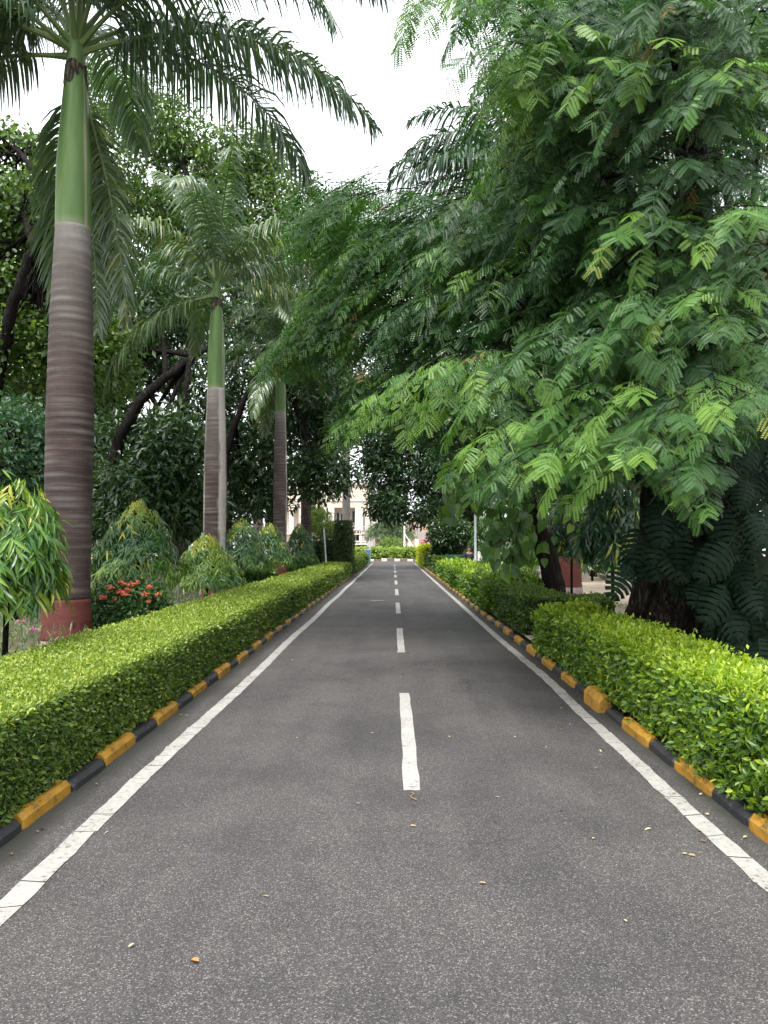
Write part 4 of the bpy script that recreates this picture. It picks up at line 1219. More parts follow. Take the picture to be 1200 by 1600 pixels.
# right side weeping saplings
q = at(957, 950, 12.6)
ashoka('thin dark sapling with drooping crown between leaning trunk and big trunk', q[0], 12.6, at(957, 868, 12.6)[2], at(965, 730, 12.6)[2], .55, 2200, .24, .3, .08, .1, 0, .035, .5, group='weeping saplings in the sandy yard')
q = at(893, 940, 17.2)
ashoka('thin sapling standing against the red painted palm foot', q[0], 17.2, at(893, 862, 17.2)[2], at(893, 760, 17.2)[2], .7, 1800, .25, .3, .12, .2, 0, .03, .5, group='weeping saplings in the sandy yard')
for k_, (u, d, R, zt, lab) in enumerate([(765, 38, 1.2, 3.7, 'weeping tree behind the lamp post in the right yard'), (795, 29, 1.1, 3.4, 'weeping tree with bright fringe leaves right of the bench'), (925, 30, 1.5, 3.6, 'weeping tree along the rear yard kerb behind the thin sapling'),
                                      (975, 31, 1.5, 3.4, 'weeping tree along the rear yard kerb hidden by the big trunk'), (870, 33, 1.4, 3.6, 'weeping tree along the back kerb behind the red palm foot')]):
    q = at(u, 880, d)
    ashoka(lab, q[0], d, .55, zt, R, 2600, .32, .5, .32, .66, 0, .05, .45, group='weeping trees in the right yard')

# red flowered bush
bx = at(203, 950, 11.6)
ix = thing('flowering_bush', 'rounded dark bush dotted with coral red flower heads beside the first palm', 'shrub', (bx[0], 11.6, .07))
g = Geo()
C = np.concatenate([blob_points((bx[0], 11.6, .52), (.58, .5, .48), 300, .7), blob_points((bx[0] - .25, 11.4, .45), (.4, .4, .4), 130, .7)])
C = C[C[:, 2] > .1]
clumps(g, C, 11, .10, .085, 0, LEAF6, .38, .16, .05, cl_var=.14)
tag(g.obj('foliage', M['ixora'], ix), kind='stuff')
g = Geo()
for a in rng.uniform(0, 6.28, 14):
    tube(g, smooth_path([(bx[0], 11.6, .05), (bx[0] + math.cos(a) * .2, 11.6 + math.sin(a) * .2, .35), (bx[0] + math.cos(a) * .42, 11.6 + math.sin(a) * .36, .7)], 6), np.linspace(.018, .006, 6), 5)
g.obj('stem', M['bark_dark'], ix)
fl = Geo()
nf = 46
d = unit(nf); d[:, 2] = np.abs(d[:, 2]) * .9 + .1; d = nrm(d)
scatter(fl, ROUND6, d * .035, frames(nrm(rng.normal(size=(nf, 3)) + d * .4), d), .028, np.full(nf, .5))
FLME = fl.mesh('flower_head', M['petal_red'])
for (u, v) in [(190, 912), (200, 922), (196, 930), (180, 937), (172, 920), (233, 918), (247, 931), (232, 941), (238, 960), (170, 980), (205, 915), (188, 926), (226, 930), (215, 908), (160, 935)]:
    p_ = at(u, v, 11.15 if v > 905 else 11.5)
    o = mesh_obj('flower_head', FLME, ix, p_ - np.array(ix.location))
    s_ = rng.uniform(.8, 1.5); o.scale = (s_, s_, s_ * .8); o.rotation_euler = (rng.uniform(0, 1), 0, rng.uniform(0, 6))
    if v < 912: o.location.z -= .02
q = at(456, 900, 28)
sh = thing('round_shrub', 'small rounded dark shrub to the right of the third palm foot', 'shrub', (q[0] + .1, 30, .07))
g = Geo(); C = blob_points((q[0] + .1, 30, .5), (.55, .5, .45), 320, .6); clumps(g, C[C[:, 2] > .1], 10, .12, .12, 0, LEAF6, .4)
tag(g.obj('foliage', M['ixora'], sh), kind='stuff')
g = Geo(); tube(g, [(q[0] + .1, 30, .04), (q[0] + .12, 30, .5)], [.04, .02], 7); g.obj('stem', M['bark_dark'], sh)

# feathery grey-green bed plants with a few pink flowers
g = Geo()
n = 9000
P = np.stack([rng.uniform(-8.5, -3.3, n), rng.uniform(5.5, 22, n), np.zeros(n)], 1)
P[:, 2] = .07 + rng.random(n) ** .8 * (.22 + .20 * (wob(P, 1.2, 8) > -.2) + .12 * wob(P, .8, 2))
d = nrm(rng.normal(0, .6, (n, 3)) + np.array([0, 0, .7]))
scatter(g, LONG, P, frames(d, nrm(rng.normal(size=(n, 3)) + np.array([0, -.3, .6]))), rng.uniform(.06, .16, n), np.clip(rng.normal(.55, .2, n), 0, 1))
tag(g.obj('ground_cover', M['weed']), 'feathery grey green ground cover in the bed behind the left hedge', 'ground cover', kind='stuff')
fl = Geo()
d = unit(14); d[:, 2] = np.abs(d[:, 2]) + .2; d = nrm(d)
scatter(fl, ROUND6, np.zeros((14, 3)), frames(d, unit(14)), .05, np.full(14, .5))
PKME = fl.mesh('pink_flower', M['petal_pink'])
fb = thing('pink_flower_plant', 'low plant with pink flowers behind the left hedge beside the first palm', 'flowers', at(30, 975, 8.4) * np.array([1, 1, 0]) + np.array([0, 0, .07]))
g = Geo()
for (u, v) in [(33, 972), (4, 944), (8, 950), (52, 985)]:
    p_ = at(u, v, 8.3)
    tube(g, [(p_[0] + .03, 8.4, .05), (p_[0] + .01, 8.32, p_[2] * .6), p_], [.005, .004, .003], 4)
    mesh_obj('flower', PKME, fb, p_ - np.array(fb.location))
g.obj('stem', M['ashoka'], fb)

# clipped column shrubs at the far left


def column(label, u, d, r, z1, mat, tint=.25, n=3600, leaf=.1, square=False, group=None, name='clipped_column_shrub'):
    c = at(u, 870, d)
    root = thing(name, label, 'shrub', (c[0], d, .07), group)
    th = rng.uniform(0, 2 * np.pi, n); z = rng.uniform(.05, z1, n); top = rng.random(n) < .12
    rr = np.full(n, r) * (1 - .25 * np.clip((z - z1 + .5) / .5, 0, 1) ** 2) * (1 + .06 * np.sin(z * 5) + .05 * np.sin(th * 3))
    rr[top] *= np.sqrt(rng.random(top.sum())) * .9; z[top] = z1
    P = np.stack([c[0] + rr * np.cos(th), d + rr * np.sin(th), z + .07], 1) + rng.normal(0, .025, (n, 3))
    N = np.stack([np.cos(th), np.sin(th), np.where(top, 3, .3)], 1)
    g = Geo()
    scatter(g, LEAF6, P, frames(nrm(rng.normal(size=(n, 3)) + N * .3), nrm(N + rng.normal(0, .5, (n, 3)))), leaf * rng.uniform(.7, 1.3, n), np.clip(rng.normal(tint, .14, n), 0, 1))
    tag(g.obj('foliage', mat, root), kind='stuff')
    g = Geo(); lathe(g, [(0, r * .35), (.1, r * .85), (z1 - .45, r * .85), (z1 - .12, r * .6)], (c[0], d, .07), 14)
    g.obj('inner_twigs', M['core'], root)
    return root


column('tall dark clipped column shrub beside the farthest left palm', 537, 36.0, .46, 2.45, M['hedge_l'], .20, 4200, .09)
column('narrow dark conical shrub left of the tall clipped column', 517, 37.0, .36, 1.75, M['ixora'], .15, 2200, .09)
column('narrow dark shrub left of the white pole near the fourth palm', 496, 38.0, .5, 1.7, M['ixora'], .18, 2400, .1)
tree_thing('weeping_tree', 'pale yellow green round weeping tree behind the clipped columns', tuple(at(500, 868, 47) * np.array([1, 1, 0])), [at(502, 850, 47), at(503, 820, 47)],
           [B(497, 815, 47, 28, 24, 1.0, 520, .85), B(520, 825, 47, 14, 16, .6, 220, .9), B(490, 790, 49, 16, 26, .8, 240, .6)], M['lime_tree'], M['bark_grey'], .22, 9, .2, LONG, .85, (.12, .05), droop=.9)

# topiary and trees at the right, far
tree_thing('topiary_tree', 'dark leafy tree with a clipped round skirt before the golden hedge on the right', tuple(at(698, 875, 41) * np.array([1, 1, 0])), [at(698, 860, 41), at(700, 840, 41)],
           [B(697, 862, 41, 19, 20, .6, 420, .2), B(703, 832, 41, 34, 26, 1.2, 560, .5), B(725, 838, 41, 18, 20, .9, 240, .55)], M['rubber'], M['bark_dark'], .2, 10, .22, LEAF6, .4, (.12, .06))
bo = at(666, 848, 66)
tree_thing('bougainvillea', 'pink flowering bush peeping above the golden hedge', (bo[0], 66, 0), [(bo[0], 66, .8), (bo[0], 66, 1.4)], [((bo[0], 66, 1.75), (.35, .3, .3), 40)], M['petal_pink'], M['bark_grey'], .2, 8, .2, ROUND6, .5, (.06, .03), cat='shrub')

# ------------------------------------------------------------------ creepers on the right hand trunks


def split_leaf(seed, lobes=7):
    r = np.random.default_rng(seed); g = Geo()
    m = lobes + 1
    ys = np.linspace(.06, .96, m)
    wid = np.interp(ys, [0, .2, .5, .8, 1], [.20, .36, .38, .26, .06])
    for sd in (-1, 1):
        for i in range(lobes):
            y0, y1 = ys[i], ys[i + 1]; w0, w1 = wid[i], wid[i + 1]
            gap = .38 * (y1 - y0)
            dr = .10
            V = [(0, y0, 0), (0, y1 - .01, 0), (sd * w1 * .6, y1 - gap + .04, -.04), (sd * w1 * .98, y1 - gap + dr * .7, -.13), (sd * w0 * 1.0, y0 + gap + dr * .35, -.12), (sd * w0 * .55, y0 + gap * .4 + .02, -.03)]
            V = np.array(V); V[:, 2] -= .22 * V[:, 1] ** 2 + r.normal(0, .008)
            g.add(V, [A([(0, 1, 2, 5), (5, 2, 3, 4)] if sd < 0 else [(1, 0, 5, 2), (2, 5, 4, 3)])], r.uniform(.3, .6))
    tp = np.array([(-.05, .94, -.2), (.05, .94, -.2), (0, 1.08, -.3)]); g.add(tp, [A([(0, 1, 2)])], .4)
    tube(g, [(0, -.45, .05), (0, -.1, .03), (0, .5, -.06), (0, .95, -.21)], [.012, .012, .009, .004], 4, .8, 0, cap=False)
    return g


def heart_leaf():
    g = Geo()
    h = [(0, 0, 0), (-.20, -.10, .02), (-.38, .05, .03), (-.42, .30, .02), (-.30, .58, -.02), (-.12, .84, -.07), (0, 1.02, -.14)]
    mid = [(0, 0, 0), (0, .1, -.01), (0, .3, -.03), (0, .58, -.06), (0, .84, -.10), (0, 1.02, -.14)]
    for sd in (1, -1):
        V = [(x * sd, y, z) for x, y, z in h] + mid[1:5]
        F4 = A([(0, 7, 2, 1), (7, 8, 3, 2), (8, 9, 4, 3), (9, 10, 5, 4)])
        F3 = A([(10, 6, 5)])
        if sd < 0: F4, F3 = F4[:, ::-1], F3[:, ::-1]
        g.add(V, [F4, F3], .5)
    tube(g, [(0, -.5, .1), (0, -.2, .06), (0, 0, 0)], [.012, .012, .01], 4, .6, 0, cap=False)
    return g


def place(o_, P, R, s, root):
    mw = Matrix.Identity(4)
    for a_ in range(3):
        for b_ in range(3): mw[a_][b_] = float(R[a_][b_] * s)
        mw[a_][3] = float(P[a_] - root.location[a_])
    o_.matrix_local = mw


SPL = []
for s_ in range(4):
    gq = split_leaf(s_); gq.T = [np.clip(t + .0, 0, 1) for t in gq.T]
    SPL.append(gq.mesh('split_leaf', M['vine']))
vine = thing('creeper', 'creeper with large dark split leaves climbing the thick trunk on the right', 'creeper', (TX + .4, TY - .9, .07))
g = Geo()
for a0 in np.linspace(-2.6, -.2, 7):
    zz = np.linspace(0, 4.2, 20)
    rr = np.interp(zz, [0, .8, 1.6, 4.2], [.98, .76, .68, .60])
    aa = a0 + .18 * np.sin(zz * 1.7 + a0 * 3)
    tube(g, np.stack([TX + rr * np.cos(aa), TY + rr * np.sin(aa), .07 + zz], 1), .018, 5)
g.obj('stem', M['bark_dark'], vine)
spots = [(985, 905, .42, 0), (975, 880, .4, 0), (1030, 880, .42, 0), (1075, 885, .40, .1), (1130, 975, .34, .5), (1150, 985, .3, .4), (1160, 1005, .42, 0), (1120, 1000, .40, 0), (1185, 1010, .40, 0), (1190, 890, .4, .3), (1175, 930, .38, .1), (1100, 930, .36, 0), (1150, 860, .42, .1)]
allsp = [(u, v, s_) for (u, v, s_, _) in spots]
for _ in range(75):
    a = rng.random()
    u, v = rng.uniform(985, 1215), rng.uniform(560, 1000)
    if v > 880 and u < 1110: continue
    allsp.append((u, v, rng.uniform(.32, .5)))
for _ in range(80):
    allsp.append((rng.uniform(1000, 1220), rng.uniform(680, 890), rng.uniform(.34, .52)) if rng.random() < .6 else (rng.uniform(1115, 1215), rng.uniform(800, 1010), rng.uniform(.34, .5)))
for (u, v, s_) in allsp:
    ddepth = TY - .95 - rng.uniform(0, .35) if u < 1130 else TY - 1.1 - rng.uniform(-.5, .7)
    if v > 880 and u > 1080: ddepth = TY - 1.15 + rng.uniform(-.15, .2)
    p_ = at(u, v - 25, ddepth)
    out = nrm(np.array([rng.normal(0, .5), -1.0, rng.normal(.15, .25)]))
    d_ = nrm(np.array([rng.normal(0, .7), -.45 + rng.normal(0, .3), -1.0]))
    out = nrm(out + rng.normal(0, .25, 3) + np.array([0, 0, .25]))
    place(mesh_obj('leaf', SPL[int(rng.integers(4))], vine), p_, frames(d_[None], out[None])[0], s_, vine)

# leaning trunk with heart-leaved creeper
lb = at(872, 935, 16.0); lb[2] = .07
lt = tree_thing('leaning_tree', 'dark leaning tree trunk in the right yard carrying a heart leaved creeper', lb, [at(858, 880, 16), at(842, 830, 15.8), at(826, 780, 15.4), at(800, 700, 15)],
                [B(790, 700, 15.4, 80, 50, 1.2, 200), B(850, 690, 15.6, 80, 60, 1.2, 220), B(760, 740, 15.2, 40, 30, .8, 120), B(900, 730, 16, 60, 40, 1.2, 180)], M['rubber'], M['bark_dark'], .17, 10, .22, LEAF6, .4, (.24, .12))
HTS = (.25, .45, .65, .9)
HME = []
for t in HTS:
    gq = heart_leaf(); gq.T = [np.full(len(x_), t) for x_ in gq.T]; HME.append(gq.mesh('heart_leaf', M['pothos']))
cr = thing('creeper', 'heart leaved creeper hanging in curtains from the leaning trunk beside the road', 'creeper', lb + np.array([-.3, -.3, 0]))
g = Geo()
hs_ = []
for (u0, v0, u1, v1, n_, d_) in [(830, 770, 690, 745, 18, 13.5), (800, 760, 700, 790, 16, 13.6), (700, 740, 695, 800, 9, 13.4), (820, 790, 800, 880, 26, 14.2), (800, 800, 830, 880, 26, 14.4), (790, 800, 770, 850, 18, 14.6), (840, 800, 850, 860, 14, 14.6), (880, 780, 930, 850, 24, 14.6), (740, 770, 760, 800, 14, 13.8), (860, 790, 960, 800, 18, 13.8), (780, 790, 790, 875, 18, 14.2)]:
    pa, pb = at(u0, v0, d_), at(u1, v1, d_ - .2)
    P = smooth_path([pa, (pa + pb) / 2 + np.array([0, 0, .08]), pb], 10)
    tube(g, P, .008, 4)
    for _ in range(n_):
        w = P[int(rng.integers(1, 10))] + rng.normal(0, .13, 3)
        hs_.append(w)
g.obj('stem', M['bark_dark'], cr)
for w in hs_:
    out = nrm(np.array([rng.normal(0, .5), -.9, rng.normal(.5, .35)]))
    d_ = nrm(np.array([rng.normal(-.1, .5), -.3, -1.0]))
    tq = int(np.clip(rng.normal(1.3, 1.0), 0, 3))
    place(mesh_obj('leaf', HME[tq], cr), w, frames(d_[None], out[None])[0], rng.uniform(.16, .26), cr)

# small green sign plate on the trunk
sp_ = at(984, 887, TY - .92)
sg = thing('sign_plate', 'small green enamel sign plate fixed to the left of the thick trunk', 'sign', sp_)
hw = .115
V = np.array([(-hw, 0, -hw), (hw * .8, 0, -hw), (hw * 1.25, 0, hw), (-hw * .8, 0, hw)])
Vb = V + np.array([0, .012, 0])
g = Geo().add(np.vstack([V, Vb]), [A([(0, 1, 2, 3), (7, 6, 5, 4), (0, 4, 5, 1), (1, 5, 6, 2), (2, 6, 7, 3), (3, 7, 4, 0)])])
g.obj('plate', M['sign_green'], sg, local=True)
g = Geo()
for a_, b_ in ((0, 1), (1, 2), (2, 3), (3, 0)):
    e = V[b_] - V[a_]; inn = nrm(-(V[a_] + V[b_]) / 2) * .008
    g.add(np.array([V[a_], V[b_], V[b_] + inn, V[a_] + inn]) + np.array([0, -.003, 0]), A([(0, 1, 2, 3)]))
g.obj('border', M['white_metal'], sg, local=True)

# ------------------------------------------------------------------ yard furniture on the right


def lamp_post():
    c = at(743, 885, 33.0)
    r = thing('lamp_post', 'slim grey lamp post with a pale switch box rising behind the right hedge', 'lamp post', (c[0], 33.0, .07))
    g = Geo(); lathe(g, [(0, .075), (.3, .075), (.31, .06), (3.2, .05), (5.6, .04)], (c[0], 33, .07), 14); g.obj('pole', M['steel'], r, True)
    g = Geo(); g.box(c[0] - .12, c[0] + .12, 32.9, 33.1, .05, .12); g.obj('base_plate', M['steel'], r)
    g = Geo(); g.box(c[0] + .09, c[0] + .29, 32.93, 33.05, .78, 1.18); g.box(c[0] + .085, c[0] + .295, 32.915, 32.928, .9, .915)
    g.obj('switch_box', M['white_metal'], r)
    g = Geo(); g.box(c[0] + .12, c[0] + .22, 32.95, 33.03, .07, .78); g.obj('box_post', M['steel'], r)
    g = Geo(); g.box(c[0] - .09, c[0] + .09, 32.3, 33.0, 5.6, 5.68); g.obj('lamp_head', M['steel'], r)
lamp_post()


def bench(label, u, d, w=1.5, rot=0.0):
    c = at(u, 900, d)
    r = thing('park_bench', label, 'bench', (c[0], d, .07), 'slatted benches in the right yard')
    for i in range(5):
        Geo().box(-w / 2, w / 2, -.25 + i * .095, -.25 + i * .095 + .075, .43, .46).obj('seat_slat', M['green_metal'], r, local=True)
    for i in range(4):
        Geo().box(-w / 2, w / 2, .245 + i * .02, .27 + i * .02, .54 + i * .105, .62 + i * .105).obj('back_slat', M['green_metal'], r, local=True)
    for sx in (-1, 1):
        g = Geo(); x = sx * (w / 2 - .1)
        g.box(x - .025, x + .025, -.24, -.19, 0, .43); g.box(x - .025, x + .025, .20, .25, 0, .43); g.box(x - .024, x + .024, -.24, .25, .39, .428)
        tube(g, [(x, .27, .40), (x, .30, .7), (x, .345, .97)], .02, 6)
        tube(g, [(x, -.22, .43), (x, -.22, .66), (x, .28, .68)], .018, 6)
        g.obj('leg', M['green_metal'], r, local=True)
    r.rotation_euler.z = rot
    return r


bench('dark green slatted bench right of the lamp post', 771, 35.5, 1.6)
pb = bench('dark slatted bench left of the lamp post with a person sitting on it', 722, 36.0, 1.5)


def person(bx, by):
    r = thing('person', 'seated person in dark top and pale blue trousers left of the lamp post', 'person', (bx, by, .07))
    def skin(name, pts, edges, rad, mat, sub=1):
        me = bpy.data.meshes.new(name); me.from_pydata(pts, edges, []); me.materials.append(mat)
        o = mesh_obj(name, me, r)
        sk = o.modifiers.new('skin', 'SKIN'); sk.use_smooth_shade = True
        for i, q in enumerate(rad): me.skin_vertices[0].data[i].radius = (q, q)
        me.skin_vertices[0].data[0].use_root = True
        sb = o.modifiers.new('sub', 'SUBSURF'); sb.levels = sub; sb.render_levels = sub
        return o
    pts = [(0, .02, .52), (0, .06, .72), (0, .06, .95), (0, .04, 1.06), (0, .0, 1.14), (0, -.01, 1.23), (0, -.02, 1.30),
           (-.10, .0, .50), (-.13, -.40, .50), (-.14, -.42, .08), (-.15, -.55, .04), (.10, .0, .50), (.14, -.42, .50), (.15, -.38, .08), (.16, -.52, .04),
           (-.19, .06, .98), (-.25, .02, .74), (-.15, -.22, .60), (.19, .06, .98), (.26, .0, .74), (.14, -.24, .60)]
    ed = [(0, 1), (1, 2), (2, 3), (3, 4), (4, 5), (5, 6), (0, 7), (7, 8), (8, 9), (9, 10), (0, 11), (11, 12), (12, 13), (13, 14), (2, 15), (15, 16), (16, 17), (2, 18), (18, 19), (19, 20)]
    ra = [.13, .11, .12, .055, .075, .09, .06, .085, .065, .04, .03, .085, .065, .04, .03, .055, .042, .03, .055, .042, .03]
    skin('body', pts, ed, ra, M['skin'], 2)
    skin('shirt', [pts[i] for i in (0, 1, 2, 15, 16, 18, 19)], [(0, 1), (1, 2), (2, 3), (3, 4), (2, 5), (5, 6)], [.15, .135, .14, .075, .06, .075, .06], M['cloth_dark'], 2)
    skin('trousers', [pts[i] for i in (0, 7, 8, 9, 11, 12, 13)], [(0, 1), (1, 2), (2, 3), (0, 4), (4, 5), (5, 6)], [.14, .105, .085, .06, .105, .085, .06], M['cloth_blue'], 2)
    g = Geo(); lathe(g, [(1.2, .085), (1.25, .1), (1.31, .088), (1.345, .05), (1.355, .01)], (0, .015, 0), 14); g.obj('hair', M['hair'], r, True, local=True)
    g = Geo()
    for sx in (-1, 1): g.box(sx * .035 - .012, sx * .035 + .012, -.102, -.092, 1.225, 1.24)
    g.obj('eye', M['hair'], r, local=True)
    g = Geo().add([(-.012, -.095, 1.19), (.012, -.095, 1.19), (0, -.092, 1.225), (0, -.118, 1.195)], [A([(0, 1, 3), (1, 2, 3), (2, 0, 3)])]); g.obj('nose', M['skin'], r, local=True)
    for sx, hx, hy in ((-1, -.15, -.22), (1, .14, -.24)):
        g = Geo(); base = np.array([hx, hy, .60])
        tube(g, [base, base + (-sx * .01, -.05, -.01), base + (-sx * .015, -.09, -.02)], [.03, .036, .03], 7)
        for q in range(4): tube(g, [base + (-sx * .01 + (q - 1.5) * .017, -.085, -.02), base + (-sx * .01 + (q - 1.5) * .019, -.13 - .008 * (q in (1, 2)), -.03), base + (-sx * .01 + (q - 1.5) * .019, -.155 - .01 * (q in (1, 2)), -.05)], [.010, .009, .006], 5)
        tube(g, [base + (-sx * .03, -.03, -.005), base + (-sx * .055, -.07, -.02), base + (-sx * .05, -.10, -.03)], [.012, .010, .007], 5)
        g.obj('hand', M['skin'], r, True, local=True)
person(at(733, 880, 36)[0], 36.0)

# stone block seat, back kerb of the yard
q = at(854, 900, 29)
sb_ = Geo(); sb_.box(q[0] - .42, q[0] + .42, 28.8, 29.3, .07, .46); sb_.box(q[0] - .46, q[0] + .46, 28.76, 29.34, .462, .53)
tag(sb_.obj('stone_block', M['concrete']), 'low pale stone block seat in the sandy yard behind the leaning trunk', 'stone seat')
ke = thing('yard_kerb', None, None, (0, 0, 0), kind='structure')
pa, pb_ = on_ground(895, 883, .12), on_ground(962, 908, .12)
dv = (pb_ - pa); Lk = np.linalg.norm(dv); dv /= Lk; nv = np.array([-dv[1], dv[0], 0])
SM = kerb_mesh('yard_kerb_stone', M['concrete'], .9, .16, .18, .02, 99)
for k in range(int((Lk + 14) / .92)):
    p_ = pa - dv * 3 + dv * k * .92
    o = mesh_obj('kerb_stone', SM, ke, (p_[0], p_[1], .07 + rng.normal(0, .012)))
    o.rotation_euler.z = math.atan2(-dv[0], dv[1])
# lawn tufts and fallen litter in the yard
g = Geo()
n = 9000
P = np.stack([rng.uniform(2.8, 8.5, n), rng.uniform(9.5, 26, n), np.full(n, .07)], 1)
P = P[wob(P, .55, 12) > .25]
n = len(P)
scatter(g, LONG, P, frames(nrm(rng.normal(0, .45, (n, 3)) + np.array([0, 0, 1.0])), unit(n)), rng.uniform(.05, .12, n), np.clip(rng.normal(.5, .2, n), 0, 1))
tag(g.obj('grass', M['grass']), 'thin patches of grass on the sandy yard', 'grass', kind='stuff')

# ------------------------------------------------------------------ the far end: traffic bed, signs, building
ks = thing('bed_kerb', None, None, (0, 67.3, 0), kind='structure')
KW = [kerb_mesh('bed_kerb_stone', M[c_], .50, .20, .22, .05, 70 + i) for i, c_ in enumerate(('kerb_white', 'kerb_red'))]
for k in range(60):
    o = mesh_obj('kerb_stone', KW[k % 2], ks, (-9 + k * .57, .0, 0)); o.rotation_euler.z = -math.pi / 2 + rng.normal(0, .06); o.scale.z = rng.uniform(.7, 1.3)
    o.location.y = .15
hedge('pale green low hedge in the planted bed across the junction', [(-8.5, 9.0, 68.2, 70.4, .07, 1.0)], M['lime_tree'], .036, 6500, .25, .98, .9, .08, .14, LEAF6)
for (u, d, r_, z_, lab) in [(612, 80, 1.0, 1.7, 'round clipped bush in front of the pink building')]:
    c = at(u, 860, d)
    s_ = thing('round_bush', lab, 'shrub', (c[0], d, .07)); g = Geo(); C = blob_points((c[0], d, 1.1), (1.5, 1.2, 1.0), 420, .7); clumps(g, C, 9, .22, .22, 0, LEAF6, .6)
    tag(g.obj('foliage', M['lime_tree'], s_), kind='stuff')
    g = Geo(); tube(g, [(c[0], d, 0), (c[0], d, 1.0)], [.1, .05], 7); g.obj('stem', M['bark_grey'], s_)
# grey green open tree before the building
cb = at(610, 850, 84); cb[2] = .07
tree_thing('conifer_tree', 'open grey green tree with spreading layers standing before the pink building', cb, [at(612, 830, 84), at(611, 800, 84)],
           [B(611, 835, 84, 38, 5, 2, 260), B(607, 825, 84, 32, 5, 2, 240), B(612, 815, 84, 26, 5, 2, 200), B(628, 829, 84, 20, 4, 1.5, 140), B(590, 829, 84, 16, 4, 1.5, 120)], M['conifer'], M['bark_grey'], .4, 9, .5, LONG, .5, (.16, .06), droop=.35)


def sign_post():
    c = at(578, 880, 62)
    r = thing('road_sign', 'round white road sign on a white pole at the far left corner of the junction', 'road sign', (c[0], 62, 0))
    g = Geo(); lathe(g, [(0, .04), (1.7, .04)], (c[0], 62, 0), 10); g.obj('pole', M['white_metal'], r, True)
    g = Geo(); th_ = np.linspace(0, 2 * np.pi, 24, endpoint=False)
    V = np.concatenate([np.stack([c[0] + .25 * np.cos(th_), np.full(24, y_), 1.5 + .25 * np.sin(th_)], 1) for y_ in (61.93, 61.945)])
    i_ = np.arange(24)
    g.add(V, [np.arange(24)[None, ::1], np.arange(24, 48)[None, ::-1], np.stack([i_, i_ + 24, (i_ + 1) % 24 + 24, (i_ + 1) % 24], 1)]); g.obj('disc', M['white_metal'], r)
sign_post()
c = at(574.5, 868, 61)
bb = thing('blue_board', 'small blue and white board standing beside the far left hedge end', 'board', (c[0], 61, 0))
Geo().box(c[0] - .20, c[0] + .20, 60.95, 61.0, .15, 1.05).obj('panel', M['blue_metal'], bb)
Geo().box(c[0] - .24, c[0] + .24, 61.002, 61.03, .1, 1.1).obj('frame', M['white_metal'], bb)
for sx in (-1, 1): Geo().box(c[0] + sx * .18 - .03, c[0] + sx * .18 + .03, 61.032, 61.08, 0, 1.1).obj('leg', M['steel'], bb)
c = at(632, 868, 72)
wp = thing('lamp_post', 'thin white pole standing in the planted bed across the junction', 'pole', (c[0], 72, 0))
g = Geo(); lathe(g, [(0, .10), (.9, .10), (.92, .07), (6.5, .05)], (c[0], 72, 0), 10); g.obj('pole', M['white_metal'], wp, True)
Geo().box(c[0] - .28, c[0] + .28, 71.8, 72.2, .0, .7).obj('base_block', M['wall_white'], wp)
g = Geo(); tube(g, [(c[0] + .05, 72, 2.4), (c[0] + 1.1, 72.1, .8)], .06, 6); g.obj('brace', M['white_metal'], wp)
c = at(512, 860, 43)
pp_ = thing('garden_post', 'thin pale pole leaning in front of the dark clipped shrubs at the far left', 'pole', (c[0], 34.8, .07))
g = Geo(); a_, b_ = at(511, 884, 34.8), at(506, 825, 34.8); a_[2] = .07; tube(g, [a_, b_], .035, 7); g.obj('pole', M['white_metal'], pp_)
g = Geo(); tube(g, [b_ + np.array([0, 0, -.02]), b_ + np.array([0, 0, .05])], .05, 7); g.obj('cap', M['steel'], pp_)
c = at(279, 930, 14.5)
st = thing('garden_stake', 'thin grey stake in the bed beside the yellow green weeping shrub', 'stake', (c[0], 14.5, .07))
g = Geo(); tube(g, [(c[0], 14.5, .05), (c[0], 14.5, at(279, 920, 14.5)[2] + .08)], .018, 7); g.obj('rod', M['steel'], st)
Geo().box(c[0] - .03, c[0] + .03, 14.47, 14.53, .05, .09).obj('foot', M['concrete'], st)


